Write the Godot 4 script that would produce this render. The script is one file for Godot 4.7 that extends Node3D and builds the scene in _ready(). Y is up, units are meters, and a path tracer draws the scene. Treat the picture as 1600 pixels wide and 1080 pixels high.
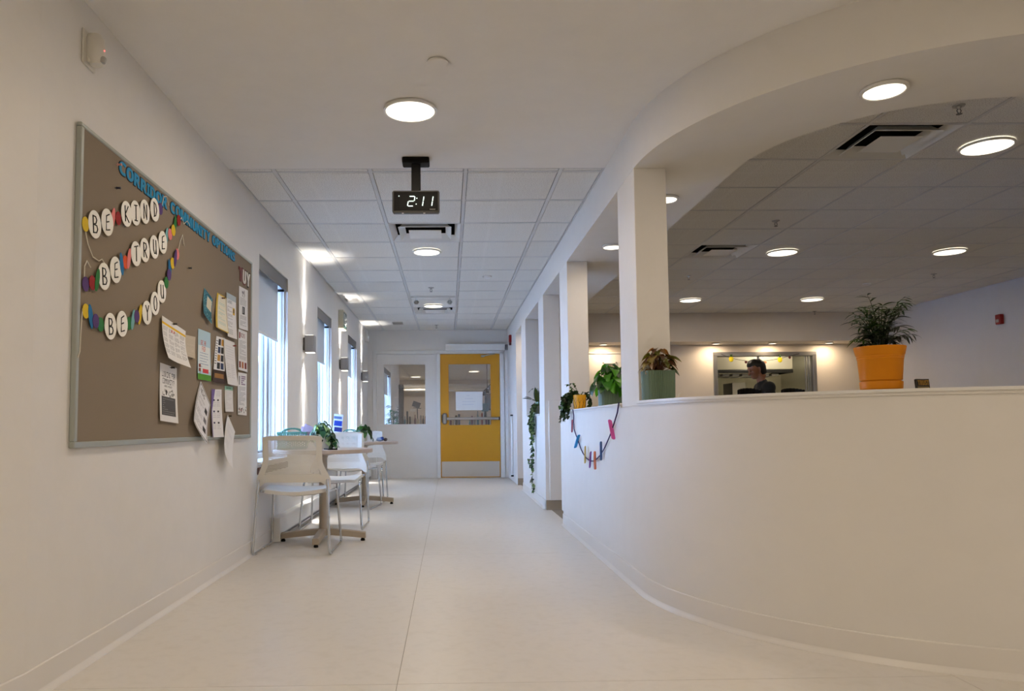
extends Node3D
# World: x to the right, y up, distance into the corridor is -z. V(x, y, d) takes the distance d as a positive number.

const XL := -1.376      # face of the wall with the windows
const XR := 1.005       # corridor face of the half wall and its posts
const XRI := 1.178      # inner face of the half wall
const HC := 2.514       # corridor ceiling
const HB := 2.2615      # underside of the curved soffit
const HR := 2.70        # ceiling of the room beyond the half wall
const ZE := 12.657      # end wall
const CX := 2.45        # centre of the curve
const CZ := 3.93

var taken := {}
var M := {}
var rng := RandomNumberGenerator.new()


func V(x: float, y: float, d: float) -> Vector3:
	return Vector3(x, y, -d)


func _ready() -> void:
	rng.seed = 7
	set_camera()
	set_sky()
	make_materials()
	set_ceiling_lights()
	build_shell()
	build_ceilings()
	build_windows()
	build_end_wall()
	build_back_room()
	build_shop()
	build_board()
	build_tables_and_chairs()
	build_wall_fixtures()
	build_ledge_things()
	build_person()


func set_camera() -> void:
	var f := 1164.19
	var a := 0.0634
	var b := 0.0175
	var c := -0.0089
	var cam := Camera3D.new()
	cam.name = "camera"
	var fw := V(sin(b) * cos(a), sin(a), cos(b) * cos(a))
	var r0 := V(cos(b), 0, -sin(b))
	var u0 := V(-sin(a) * sin(b), cos(a), -sin(a) * cos(b))
	var right := r0 * cos(c) + u0 * sin(c)
	var up := u0 * cos(c) - r0 * sin(c)
	cam.transform = Transform3D(Basis(right, up, -fw), Vector3(0, 0.8857, 0))
	cam.projection = Camera3D.PROJECTION_FRUSTUM
	cam.near = 0.05
	cam.far = 200.0
	cam.size = 1080.0 / f * cam.near
	cam.frustum_offset = Vector2(800.0 - 721.4, 591.0 - 540.0) / f * cam.near
	add_child(cam)
	cam.current = true


func set_sky() -> void:
	var e := Environment.new()
	e.background_mode = Environment.BG_SKY
	var s := ProceduralSkyMaterial.new()
	# even, bright overcast; the values are sRGB and may pass 1
	s.sky_top_color = SKY
	s.sky_horizon_color = SKY
	s.ground_bottom_color = SKY * 0.85
	s.ground_horizon_color = SKY * 0.85
	e.sky = Sky.new()
	e.sky.sky_material = s
	e.tonemap_mode = Environment.TONE_MAPPER_LINEAR
	e.tonemap_exposure = EXPOSURE
	e.sdfgi_enabled = true
	e.ssao_enabled = true
	e.ssil_enabled = true
	var w := WorldEnvironment.new()
	w.name = "world_environment"
	w.environment = e
	add_child(w)


const SKY := Color(2.52, 3.08, 3.92)
const EXPOSURE := 1.19
const WARM := Color(1.0, 0.918, 0.815)
const NEUTRAL := Color(1.0, 0.96, 0.90)
const LAMP := 0.62


func set_ceiling_lights() -> void:
	# corridor: flush discs
	disc_light(V(-0.187, HC, 3.745), 0.132, WARM, 1.8, "round flush ceiling light in front of the hanging clock", "light", "")
	disc_light(V(-0.195, HC - 0.004, 6.86), 0.125, NEUTRAL, 1.5, "round ceiling light right behind the first corridor air vent", "light", "")
	disc_light(V(-0.20, HC - 0.004, 10.0), 0.128, NEUTRAL, 1.5, "farthest round ceiling light of the corridor, before the far vent", "light", "")
	# along the soffit
	disc_light(V(1.81, HB, 2.97), 0.085, WARM, 0.8, "round light in the curved soffit above the orange pot", "light", "")
	disc_light(V(1.33, HB, 4.45), 0.075, WARM, 0.6, "round soffit light half hidden behind the nearest post", "light", "")
	disc_light(V(1.273, HB, 5.66), 0.075, WARM, 0.6, "round soffit light between the two nearest posts", "light", "")
	disc_light(V(1.28, HB, 10.6), 0.075, WARM, 0.6, "tiny far soffit light above the snake plant", "light", "")
	# the room beyond the half wall
	var names := [["nearest", "middle", "farthest"], ["", "middle", "farthest"]]
	for i in 2:
		for k in 3:
			if i == 1 and k == 0:
				continue
			var l: String = "%s round light of the room ceiling, row %s" % [names[i][k], ["nearer the posts", "nearer the far side wall"][i]]
			disc_light(V(3.555 + 1.8 * i, HR - 0.004, 4.74 + 3.02 * k), 0.152, WARM, 1.4, l, "light", "round lights of the room ceiling")
	# behind the camera the same rows go on
	for p in [[V(-0.19, HC, 0.62), "just above"], [V(-0.19, HC, -2.2), "well behind"], [V(3.6, HC, 0.4), "far right of"], [V(3.6, HC, -2.2), "right and behind"]]:
		disc_light(p[0], 0.132, WARM, 3.0, "round flush entrance ceiling light %s the viewpoint" % p[1], "light", "entrance lights")
	# small downlights under the bulkhead
	var pots := ["first bulkhead downlight, over the white panel", "second bulkhead downlight, left of the kitchen hatch", "third bulkhead downlight, above the middle of the kitchen hatch", "last bulkhead downlight, behind the orange pot"]
	var xs := [2.60, 4.50, 5.46, 6.42]
	for i in 4:
		disc_light(V(xs[i], 2.228, 12.40), 0.065, Color(1.0, 0.88, 0.72), 0.8, pots[i], "light", "bulkhead downlights")


func disc_light(at: Vector3, r: float, col: Color, energy: float, label: String, category: String, group: String) -> void:
	var t := thing("ceiling_light", label, category, at, 0.0, group)
	var st := begin()
	lathe(st, [[r, 0.0], [r + 0.006, -0.004], [r + 0.006, -0.014], [r - 0.004, -0.017], [r - 0.008, -0.013]], 40)
	obj("light_rim", st, M.white_metal, t)
	st = begin()
	lathe(st, [[0.0, -0.0155], [r - 0.008, -0.0145]], 40)
	var m := StandardMaterial3D.new()
	m.albedo_color = Color(0.9, 0.9, 0.88)
	m.emission_enabled = true
	m.emission = Color(1, 0.97, 0.9).lerp(col, 0.35)
	m.emission_energy_multiplier = 2.2
	obj("lamp_diffuser", st, m, t)
	var l := AreaLight3D.new()
	l.name = "lamp"
	l.area_size = Vector2(r * 1.7, r * 1.7)
	l.area_normalize_energy = true
	l.light_color = col
	l.light_energy = energy * LAMP
	l.area_range = 30.0
	l.area_attenuation = 2.0
	l.shadow_enabled = true
	l.position = Vector3(0, -0.019, 0)
	l.rotation.x = -PI / 2
	t.add_child(l)


# ------------------------------------------------------------------ helpers

func numbered(n: String) -> String:
	var k: int = taken.get(n, 0)
	taken[n] = k + 1
	return n if k == 0 else "%s_%03d" % [n, k]


func begin() -> SurfaceTool:
	var st := SurfaceTool.new()
	st.begin(Mesh.PRIMITIVE_TRIANGLES)
	st.set_smooth_group(-1)
	return st


func thing(called: String, label: String, category: String, at := Vector3.ZERO, turn := 0.0, group := "", kind := "") -> Node3D:
	var o := Node3D.new()
	o.name = numbered(called)
	add_child(o)
	o.position = at
	o.rotation.y = turn
	tag(o, label, category, group, kind)
	return o


func tag(o: Node, label: String, category: String, group := "", kind := "") -> void:
	o.set_meta("label", label)
	o.set_meta("category", category)
	if group:
		o.set_meta("group", group)
	if kind:
		o.set_meta("kind", kind)


func inst(called: String, mesh: Mesh, mat: Material, parent: Node = self) -> MeshInstance3D:
	var o := MeshInstance3D.new()
	o.name = numbered(called) if parent == self else called
	o.mesh = mesh
	o.material_override = mat
	parent.add_child(o, true)
	return o


func obj(called: String, st: SurfaceTool, mat: Material, parent: Node = self) -> MeshInstance3D:
	st.generate_normals()
	return inst(called, st.commit(), mat, parent)


func struct(called: String, st: SurfaceTool, mat: Material, label: String, category: String) -> MeshInstance3D:
	var o := obj(called, st, mat)
	tag(o, label, category, "", "structure")
	return o


func copy(o: Node3D, label: String, at: Vector3, turn: float) -> Node3D:
	var c: Node3D = o.duplicate()
	c.name = numbered(String(o.name))
	add_child(c)
	c.position = at
	c.rotation.y = turn
	c.set_meta("label", label)
	return c


func tri(st: SurfaceTool, a: Vector3, b: Vector3, c: Vector3) -> void:
	st.add_vertex(a)
	st.add_vertex(b)
	st.add_vertex(c)


func quad(st: SurfaceTool, a: Vector3, b: Vector3, c: Vector3, d: Vector3) -> void:
	tri(st, a, b, c)
	tri(st, a, c, d)


# a convex polygon, turned so that it faces away from the point «from»
func poly(st: SurfaceTool, pts: Array, from: Vector3) -> void:
	var a: Vector3 = pts[0]
	var n := Vector3.ZERO
	for i in range(1, pts.size() - 1):
		n += (pts[i] - a).cross(pts[i + 1] - a)
	var out := n.dot(a - from) > 0.0
	for i in range(1, pts.size() - 1):
		if out:
			tri(st, a, pts[i + 1], pts[i])
		else:
			tri(st, a, pts[i], pts[i + 1])


func box(st: SurfaceTool, c: Vector3, s: Vector3, bev := 0.0, b := Basis()) -> void:
	var h := s * 0.5
	bev = minf(bev, minf(h.x, minf(h.y, h.z)) * 0.9)
	for ax in 3:
		var u := (ax + 1) % 3
		var w := (ax + 2) % 3
		for sg in [-1.0, 1.0]:
			var pts := []
			for k in [[-1, -1], [1, -1], [1, 1], [-1, 1]]:
				var p := Vector3.ZERO
				p[ax] = sg * h[ax]
				p[u] = k[0] * (h[u] - bev)
				p[w] = k[1] * (h[w] - bev)
				pts.append(c + b * p)
			poly(st, pts, c)
			if bev > 0.0:
				for s2 in [-1.0, 1.0]:
					var e := []
					for k in [[0, -1], [0, 1], [1, 1], [1, -1]]:
						var p := Vector3.ZERO
						p[ax] = sg * (h[ax] - (bev if k[0] else 0.0))
						p[u] = s2 * (h[u] - (0.0 if k[0] else bev))
						p[w] = k[1] * (h[w] - bev)
						e.append(c + b * p)
					poly(st, e, c)
	if bev > 0.0:
		for i in 8:
			var sx := 1.0 if i & 1 else -1.0
			var sy := 1.0 if i & 2 else -1.0
			var sz := 1.0 if i & 4 else -1.0
			poly(st, [c + b * Vector3(sx * h.x, sy * (h.y - bev), sz * (h.z - bev)), c + b * Vector3(sx * (h.x - bev), sy * h.y, sz * (h.z - bev)), c + b * Vector3(sx * (h.x - bev), sy * (h.y - bev), sz * h.z)], c)


# a box between two corners given as x, y, distance
func span(st: SurfaceTool, x0: float, x1: float, y0: float, y1: float, d0: float, d1: float, bev := 0.0) -> void:
	box(st, V((x0 + x1) / 2, (y0 + y1) / 2, (d0 + d1) / 2), Vector3(absf(x1 - x0), absf(y1 - y0), absf(d1 - d0)), bev)


func lathe(st: SurfaceTool, prof: Array, n: int, at := Vector3.ZERO, b := Basis(), squash := 1.0) -> void:
	var g := 1
	for k in prof.size() - 1:
		var p0: Array = prof[k]
		var p1: Array = prof[k + 1]
		if k > 0:
			var q: Array = prof[k - 1]
			var d0 := Vector2(p0[0] - q[0], p0[1] - q[1])
			var d1 := Vector2(p1[0] - p0[0], p1[1] - p0[1])
			if absf(d0.angle_to(d1)) > 0.6:
				g += 1
		st.set_smooth_group(g)
		for i in n:
			var a0 := TAU * i / n
			var a1 := TAU * (i + 1) / n
			var v00 := at + b * Vector3(p0[0] * cos(a0), p0[1], p0[0] * sin(a0) * squash)
			var v01 := at + b * Vector3(p0[0] * cos(a1), p0[1], p0[0] * sin(a1) * squash)
			var v10 := at + b * Vector3(p1[0] * cos(a0), p1[1], p1[0] * sin(a0) * squash)
			var v11 := at + b * Vector3(p1[0] * cos(a1), p1[1], p1[0] * sin(a1) * squash)
			if p0[0] > 0.0:
				tri(st, v00, v01, v10)
			if p1[0] > 0.0:
				tri(st, v01, v11, v10)
	st.set_smooth_group(-1)


func tube(st: SurfaceTool, pts: Array, radius, n := 8, caps := true) -> void:
	var rings := []
	var up := Vector3.UP
	for i in pts.size():
		var t: Vector3
		if i == 0:
			t = pts[1] - pts[0]
		elif i == pts.size() - 1:
			t = pts[i] - pts[i - 1]
		else:
			t = (pts[i] - pts[i - 1]).normalized() + (pts[i + 1] - pts[i]).normalized()
		t = t.normalized()
		if absf(t.dot(up)) > 0.98:
			up = Vector3.RIGHT if absf(t.x) < 0.9 else Vector3.FORWARD
		var s := t.cross(up).normalized()
		up = s.cross(t).normalized()
		var r: float = radius[i] if radius is Array else radius
		var ring := []
		for k in n:
			var a := TAU * k / n
			ring.append(pts[i] + (s * cos(a) + up * sin(a)) * r)
		rings.append(ring)
	st.set_smooth_group(1)
	for i in pts.size() - 1:
		for k in n:
			var k1 := (k + 1) % n
			quad(st, rings[i][k], rings[i][k1], rings[i + 1][k1], rings[i + 1][k])
	st.set_smooth_group(-1)
	if caps:
		poly(st, rings[0], pts[1])
		poly(st, rings[-1], pts[-2])


# rounds the corners of a polyline
func rounded(pts: Array, r: float, n := 5) -> Array:
	var out := [pts[0]]
	for i in range(1, pts.size() - 1):
		var a: Vector3 = pts[i - 1] - pts[i]
		var b: Vector3 = pts[i + 1] - pts[i]
		var q := minf(r, minf(a.length(), b.length()) * 0.48)
		var p0: Vector3 = pts[i] + a.normalized() * q
		var p1: Vector3 = pts[i] + b.normalized() * q
		for k in n + 1:
			var t := float(k) / n
			out.append(p0.lerp(pts[i], t).lerp(pts[i].lerp(p1, t), t))
	out.append(pts[-1])
	return out


# prism over a plan polygon (x, distance), between two heights
func slab(st: SurfaceTool, plan: PackedVector2Array, y0: float, y1: float) -> void:
	var idx := Geometry2D.triangulate_polygon(plan)
	for i in range(0, idx.size(), 3):
		var a := plan[idx[i]]
		var b := plan[idx[i + 1]]
		var c := plan[idx[i + 2]]
		for y in [y0, y1]:
			poly(st, [V(a.x, y, a.y), V(b.x, y, b.y), V(c.x, y, c.y)], V(a.x, (y0 + y1) / 2, a.y))
	var turn := 0.0
	for i in plan.size():
		var a := plan[i]
		var b := plan[(i + 1) % plan.size()]
		turn += a.x * b.y - b.x * a.y
	for i in plan.size():
		var a := plan[i]
		var b := plan[(i + 1) % plan.size()]
		var q := [V(a.x, y0, a.y), V(b.x, y0, b.y), V(b.x, y1, b.y), V(a.x, y1, a.y)]
		var nrm := Vector2(b.y - a.y, a.x - b.x).normalized() * (1.0 if turn > 0 else -1.0)
		var mid := (a + b) / 2 - nrm * 0.01
		poly(st, q, V(mid.x, (y0 + y1) / 2, mid.y))


# strip between two plan lines of the same length, as a closed wall: smooth along the length
func wall_strip(st: SurfaceTool, outer: Array, inner: Array, y0: float, y1: float) -> void:
	var n := outer.size()
	for k in 4:
		st.set_smooth_group(k + 1)
		for i in n - 1:
			var a: Vector2 = outer[i]
			var b: Vector2 = outer[i + 1]
			var c: Vector2 = inner[i + 1]
			var d: Vector2 = inner[i]
			var m := (a + b + c + d) / 4
			var mid := V(m.x, (y0 + y1) / 2, m.y)
			match k:
				0: poly(st, [V(a.x, y0, a.y), V(b.x, y0, b.y), V(b.x, y1, b.y), V(a.x, y1, a.y)], mid)
				1: poly(st, [V(d.x, y0, d.y), V(c.x, y0, c.y), V(c.x, y1, c.y), V(d.x, y1, d.y)], mid)
				2: poly(st, [V(a.x, y1, a.y), V(b.x, y1, b.y), V(c.x, y1, c.y), V(d.x, y1, d.y)], mid)
				3: poly(st, [V(a.x, y0, a.y), V(b.x, y0, b.y), V(c.x, y0, c.y), V(d.x, y0, d.y)], mid)
	st.set_smooth_group(-1)
	for e in [0, n - 1]:
		var a: Vector2 = outer[e]
		var d: Vector2 = inner[e]
		var o: Vector2 = (outer[1] + inner[1]) / 2 if e == 0 else (outer[n - 2] + inner[n - 2]) / 2
		poly(st, [V(a.x, y0, a.y), V(d.x, y0, d.y), V(d.x, y1, d.y), V(a.x, y1, a.y)], V(o.x, (y0 + y1) / 2, o.y))


# the plan line of the curve: straight from distance «far» to CZ, a quarter circle of radius r, then straight on to x = xend
func curve_line(r: float, far: float, xend: float, n := 40) -> Array:
	var out := []
	var steps := maxi(1, int((far - CZ) / 0.4))
	for i in steps:
		out.append(Vector2(CX - r, far + (CZ - far) * i / steps))
	for i in n + 1:
		var t := PI / 2 * i / n
		out.append(Vector2(CX - r * cos(t), CZ - r * sin(t)))
	if xend > CX:
		out.append(Vector2(xend, CZ - r))
	return out


func mat(col: Color, rough := 0.6, metal := 0.0, spec := 0.5) -> StandardMaterial3D:
	var m := StandardMaterial3D.new()
	m.albedo_color = col
	m.roughness = rough
	m.metallic = metal
	m.metallic_specular = spec
	return m


func noise_tex(freq: float, ramp: Array, size := 512, kind := FastNoiseLite.TYPE_SIMPLEX_SMOOTH, octaves := 3, sd := 1) -> NoiseTexture2D:
	var n := FastNoiseLite.new()
	n.noise_type = kind
	n.frequency = freq
	n.fractal_octaves = octaves
	n.seed = sd
	var t := NoiseTexture2D.new()
	t.width = size
	t.height = size
	t.seamless = true
	t.noise = n
	var g := Gradient.new()
	g.offsets = PackedFloat32Array(ramp.map(func(q): return q[0]))
	g.colors = PackedColorArray(ramp.map(func(q): return q[1]))
	t.color_ramp = g
	return t


func grained(m: StandardMaterial3D, tex: Texture2D, per_metre: float, bump: Texture2D = null, depth := 0.05) -> StandardMaterial3D:
	m.albedo_texture = tex
	m.uv1_triplanar = true
	m.uv1_world_triplanar = true
	m.uv1_scale = Vector3.ONE * per_metre
	if bump:
		m.heightmap_enabled = true
		m.heightmap_texture = bump
		m.heightmap_scale = depth
	return m


func make_materials() -> void:
	var faint := noise_tex(0.012, [[0.0, Color(0.985, 0.985, 0.985)], [1.0, Color(1, 1, 1)]], 512, FastNoiseLite.TYPE_SIMPLEX_SMOOTH, 4, 3)
	M.paint = grained(mat(Color(0.895, 0.888, 0.875), 0.5), faint, 0.7)
	M.ceiling_paint = grained(mat(Color(0.90, 0.893, 0.88), 0.8), faint, 0.7)
	M.room_paint = grained(mat(Color(0.86, 0.83, 0.79), 0.6), faint, 0.7)
	M.cool_paint = grained(mat(Color(0.79, 0.782, 0.775), 0.6), faint, 0.7)
	var specks := noise_tex(0.16, [[0.0, Color(0.55, 0.53, 0.5)], [0.28, Color(0.86, 0.85, 0.83)], [0.42, Color(0.98, 0.98, 0.97)], [1.0, Color(1, 1, 1)]], 512, FastNoiseLite.TYPE_SIMPLEX_SMOOTH, 3, 11)
	var pits := noise_tex(0.16, [[0.0, Color.BLACK], [0.35, Color(0.8, 0.8, 0.8)], [1.0, Color.WHITE]], 512, FastNoiseLite.TYPE_SIMPLEX_SMOOTH, 3, 11)
	M.tile = grained(mat(Color(0.91, 0.905, 0.895), 0.9), specks, 1.6, pits, 0.12)
	M.tile_b = grained(mat(Color(0.90, 0.895, 0.885), 0.9), specks, 1.55, pits, 0.12)
	M.tbar = mat(Color(0.79, 0.79, 0.79), 0.45)
	M.dark = mat(Color(0.03, 0.03, 0.035), 0.5)
	M.black = mat(Color(0.012, 0.012, 0.014), 0.55, 0.0, 0.3)
	M.white_metal = mat(Color(0.88, 0.88, 0.87), 0.35)
	var scuff := noise_tex(0.02, [[0.0, Color(0.965, 0.962, 0.955)], [0.55, Color(1, 1, 1)], [1.0, Color(0.985, 0.982, 0.976)]], 1024, FastNoiseLite.TYPE_SIMPLEX_SMOOTH, 5, 21)
	M.floor = grained(mat(Color(0.865, 0.85, 0.825), 0.36), scuff, 0.5)
	M.floor_gap = mat(Color(0.62, 0.59, 0.54), 0.7)
	var weave := noise_tex(0.2, [[0.0, Color(0.8, 0.8, 0.8)], [1.0, Color(1, 1, 1)]], 512, FastNoiseLite.TYPE_SIMPLEX_SMOOTH, 3, 31)
	M.room_floor = grained(mat(Color(0.56, 0.52, 0.46), 0.6), weave, 1.0)
	M.base = mat(Color(0.885, 0.875, 0.86), 0.35)
	M.base_room = mat(Color(0.62, 0.58, 0.52), 0.5)
	M.felt = grained(mat(Color(0.60, 0.545, 0.475), 0.95), weave, 3.0, weave, 0.05)
	M.alu = mat(Color(0.66, 0.68, 0.66), 0.45, 0.35)
	M.chrome = mat(Color(0.80, 0.81, 0.82), 0.12, 1.0)
	M.steel = mat(Color(0.66, 0.66, 0.66), 0.3, 0.9)
	M.brushed = mat(Color(0.78, 0.77, 0.75), 0.3, 0.9)
	M.plastic = mat(Color(0.86, 0.85, 0.82), 0.42)
	M.grey_metal = mat(Color(0.40, 0.40, 0.41), 0.45, 0.3)
	M.yellow_door = grained(mat(Color(0.80, 0.565, 0.07), 0.42), faint, 1.2)
	M.glass = mat(Color(1, 1, 1, 0.06), 0.02)
	M.glass.transparency = BaseMaterial3D.TRANSPARENCY_ALPHA
	M.blind = mat(Color(0.82, 0.83, 0.83), 0.9)
	M.blind.backlight_enabled = true
	M.blind.backlight = Color(0.46, 0.46, 0.45)
	M.paper = mat(Color(0.9, 0.9, 0.89), 0.8)
	M.red = mat(Color(0.55, 0.02, 0.03), 0.4)
	M.soil = grained(mat(Color(0.14, 0.09, 0.06), 0.95), weave, 6.0)
	M.ink = mat(Color(0.03, 0.03, 0.035), 0.7)
	M.string = mat(Color(0.85, 0.83, 0.78), 0.9)


# ------------------------------------------------------------------ the setting

func base_profile(st: SurfaceTool, line: Array, side: float) -> void:
	# flash-cove base: 0.1 m upstand with a thin lip and a coved toe. «side» +1 when the room lies to the left of the line's direction
	var prof := [[0.0, 0.102], [0.005, 0.102], [0.007, 0.099], [0.007, 0.022], [0.011, 0.010], [0.022, 0.003], [0.022, 0.0], [0.0, 0.0]]
	var n := line.size()
	for k in prof.size() - 1:
		st.set_smooth_group(k + 1 if k < 3 or k > 5 else 4)
		for i in n - 1:
			var q := []
			for e in [[i, k], [i + 1, k], [i + 1, k + 1], [i, k + 1]]:
				var j: int = e[0]
				var t: Vector2 = (line[mini(j + 1, n - 1)] - line[maxi(j - 1, 0)]).normalized()
				var nr := Vector2(-t.y, t.x) * side
				var p: Vector2 = line[j] + nr * prof[e[1]][0]
				q.append(V(p.x, prof[e[1]][1], p.y))
			var t0: Vector2 = (line[i + 1] - line[i]).normalized()
			var back: Vector2 = (line[i] + line[i + 1]) / 2 - Vector2(-t0.y, t0.x) * side * 0.3
			poly(st, q, V(back.x, 0.03, back.y))
	st.set_smooth_group(-1)


func build_shell() -> void:
	# floor: welded sheets with thin seams over a screed
	var fl := Node3D.new()
	fl.name = "floor"
	add_child(fl)
	tag(fl, "off-white glossy sheet floor of the corridor with thin seams", "floor", "", "structure")
	var st := begin()
	span(st, -5.2, 7.6, -0.2, -0.002, -4.0, 28.0)
	obj("screed", st, M.floor_gap, fl)
	var xs := [-5.2, -0.185, 1.75, 7.6]
	var ds := [-4.0, 0.0, 2.625, 5.2, 28.0]
	for i in 3:
		for k in 4:
			st = begin()
			var x1: float = xs[i + 1]
			span(st, xs[i] + 0.0012, x1 - 0.0012, -0.002, 0.0, ds[k] + 0.0012, ds[k + 1] - 0.0012)
			obj("sheet", st, M.floor, fl)
	# taupe floor of the room behind the half wall
	var inner := PackedVector2Array()
	for p in curve_line(1.45 - 0.06, 12.6, 7.28):
		inner.append(p)
	inner.append(Vector2(7.28, 12.62))
	st = begin()
	slab(st, inner, -0.001, 0.0015)
	struct("floor", st, M.room_floor, "taupe floor of the room behind the half wall", "floor")

	# wall with the windows; beyond its near corner it runs slightly outward
	st = begin()
	var w := [[5.40, 6.37], [7.81, 8.75], [10.18, 11.15], [15.7, 17.7]]
	var d := 2.48
	for q in w:
		span(st, XL - 0.24, XL, 0.0, 2.9, d, q[0])
		span(st, XL - 0.24, XL, 0.0, 0.615, q[0], q[1])
		span(st, XL - 0.24, XL, 2.153, 2.9, q[0], q[1])
		d = q[1]
	span(st, XL - 0.24, XL, 0.0, 2.9, d, 20.8)
	slab(st, PackedVector2Array([Vector2(XL, 2.48), Vector2(XL - 0.24, 2.48), Vector2(XL - 0.24 - 0.7, -4.0), Vector2(XL - 0.7, -4.0)]), 0.0, 2.9)
	struct("wall_left", st, M.paint, "white painted wall with the notice board and the windows", "wall")
	st = begin()
	base_profile(st, [Vector2(XL - 0.7, -4.0), Vector2(XL, 2.48), Vector2(XL, ZE)], -1.0)
	struct("baseboard_left", st, M.base, "white coved baseboard along the window wall", "baseboard")

	# the half wall: straight by the posts, then round the curve
	st = begin()
	wall_strip(st, curve_line(1.445, 6.212, 7.28), curve_line(1.272, 6.212, 7.28), 0.0, 0.982)
	struct("wall_right", st, M.paint, "white curved half wall sweeping round to the right", "wall")
	st = begin()
	span(st, XR, XRI, 0.0, 0.982, 8.24, 9.655)
	struct("wall_right", st, M.paint, "short white half wall under the trailing ivy", "wall")
	st = begin()
	base_profile(st, curve_line(1.445, 6.63, 7.28), -1.0)
	struct("baseboard_right", st, M.base, "white coved baseboard round the curved half wall", "baseboard")
	st = begin()
	base_profile(st, [Vector2(XR, 10.2), Vector2(XR, 7.82)], -1.0)
	struct("baseboard_right", st, M.base, "white baseboard under the short half wall", "baseboard")
	# caps of the half wall, two layers
	var caps := [[3.92, 7.28, "white cap board along the top of the curved half wall"], [0.0, 0.0, ""], [0.0, 0.0, ""]]
	st = begin()
	wall_strip(st, curve_line(1.461, 3.915, 7.28), curve_line(1.256, 3.915, 7.28), 0.994, 1.006)
	var c := struct("trim_1", st, M.white_metal, caps[0][2], "trim")
	st = begin()
	wall_strip(st, curve_line(1.453, 3.915, 7.28), curve_line(1.264, 3.915, 7.28), 0.982, 0.994)
	obj("cap_underlayer", st, M.base, c)
	var n := 2
	for q in [[4.312, 6.212, "white cap board between the two nearest posts"], [8.24, 9.655, "white cap board under the snake plant"]]:
		st = begin()
		span(st, XR - 0.016, XRI + 0.016, 0.994, 1.006, q[0], q[1], 0.002)
		c = struct("trim_%d" % n, st, M.white_metal, q[2], "trim")
		st = begin()
		span(st, XR - 0.008, XRI + 0.008, 0.982, 0.994, q[0], q[1])
		obj("cap_underlayer", st, M.base, c)
		n += 1

	# posts
	var posts := [[3.92, 4.312, "nearest white post, at the start of the curve"], [6.212, 6.63, "second white post, beside the yellow flower pot"], [7.82, 8.24, "third white post, right of the trailing ivy"], [9.655, 10.2, "fourth white post, left of the trailing ivy"], [11.05, ZE, "white wall end next to the yellow door"]]
	for q in posts:
		st = begin()
		span(st, XR, XRI, 0.0 if q[0] > 4 else 0.982, HB, q[0], q[1], 0.002)
		struct("pillar", st, M.paint, q[2], "pillar")
	# dark bases and door stops in the two walk-through gaps
	for q in [[7.82, "taupe baseboard on the near face of the third post"], [11.05, "taupe baseboard on the wall end past the far gap"]]:
		st = begin()
		span(st, XR + 0.004, XRI, 0.004, 0.10, q[0] - 0.007, q[0])
		span(st, XR + 0.002, XRI, 0.0, 0.012, q[0] - 0.016, q[0])
		struct("baseboard_right", st, M.base_room, q[1], "baseboard")
	st = begin()
	span(st, XR + 0.04, XRI - 0.01, 0.10, 1.14, 7.79, 7.82, 0.003)
	struct("trim_4", st, M.paint, "half-height white stop board on the third post", "trim")
	st = begin()
	span(st, XR + 0.0, XR + 0.10, 0.12, 1.10, 6.63, 6.72, 0.003)
	struct("trim_5", st, M.white_metal, "half-height white stop board on the back of the second post", "trim")

	# soffit that follows the half wall
	st = begin()
	wall_strip(st, curve_line(1.445, ZE, 7.28), curve_line(0.88, ZE, 7.28), HB, HR - 0.002)
	struct("trim_6", st, M.paint, "white curved soffit beam running over the posts", "beam")

	# plain ceiling of the front part
	var plan := PackedVector2Array([Vector2(XL - 0.8, -4.0), Vector2(XL - 0.24, 2.48), Vector2(XL - 0.24, 4.63)])
	for p in curve_line(1.445, 4.63, 7.4):
		plan.append(p)
	plan.append(Vector2(7.4, -4.0))
	st = begin()
	slab(st, plan, HC, 2.9)
	struct("ceiling", st, M.ceiling_paint, "plain white plaster ceiling above the viewpoint", "ceiling")

	# walls that close the space out of view
	st = begin()
	span(st, -3.2, 7.6, 0.0, 2.9, -4.2, -4.0)
	struct("wall_back", st, M.paint, "white wall behind the viewpoint", "wall")
	st = begin()
	span(st, 7.28, 7.5, 0.0, 2.9, -4.0, 28.0)
	struct("wall_far_right", st, M.cool_paint, "white side wall of the room behind the half wall", "wall")
	st = begin()
	span(st, -5.4, 7.6, 2.9, 3.0, -4.2, 28.4)
	struct("roof", st, M.ceiling_paint, "roof slab above the ceilings", "roof")
	st = begin()
	span(st, -5.2, 7.6, 0.0, 2.9, 28.0, 28.2)
	span(st, -5.2, -5.0, 0.0, 2.9, 20.8, 28.0)
	span(st, -5.2, XL - 0.24, 0.0, 2.9, 20.6, 20.8)
	struct("wall_far", st, M.room_paint, "beige rear wall of the shop beyond the yellow door", "wall")
	# snow outside the windows, and the ribbed siding of the building across the yard
	st = begin()
	span(st, -40.0, XL - 0.24, -0.5, -0.45, -20.0, 80.0)
	struct("ground", st, mat(Color(0.85, 0.88, 0.92), 0.9), "pale snowy ground outside the windows", "ground")
	var nb := thing("neighbour_building", "low blue-grey sided building across the yard, seen through the windows", "building", V(-6.3, -0.45, 51.0))
	st = begin()
	box(st, Vector3(-2.0, 1.7, 0), Vector3(4.0, 3.4, 60.0))
	obj("wall", st, mat(Color(0.42, 0.44, 0.42), 0.8), nb)
	st = begin()
	box(st, Vector3(-2.0, 3.5, 0), Vector3(4.4, 0.2, 60.4), 0.02)
	obj("roof", st, mat(Color(0.9, 0.92, 0.95), 0.9), nb)
	st = begin()
	for k in 171:
		box(st, Vector3(0.012, 1.7, -29.8 + 0.35 * k), Vector3(0.024, 3.4, 0.2))
	var ribs := obj("siding_ribs", st, mat(Color(0.44, 0.46, 0.44), 0.8), nb)
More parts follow.
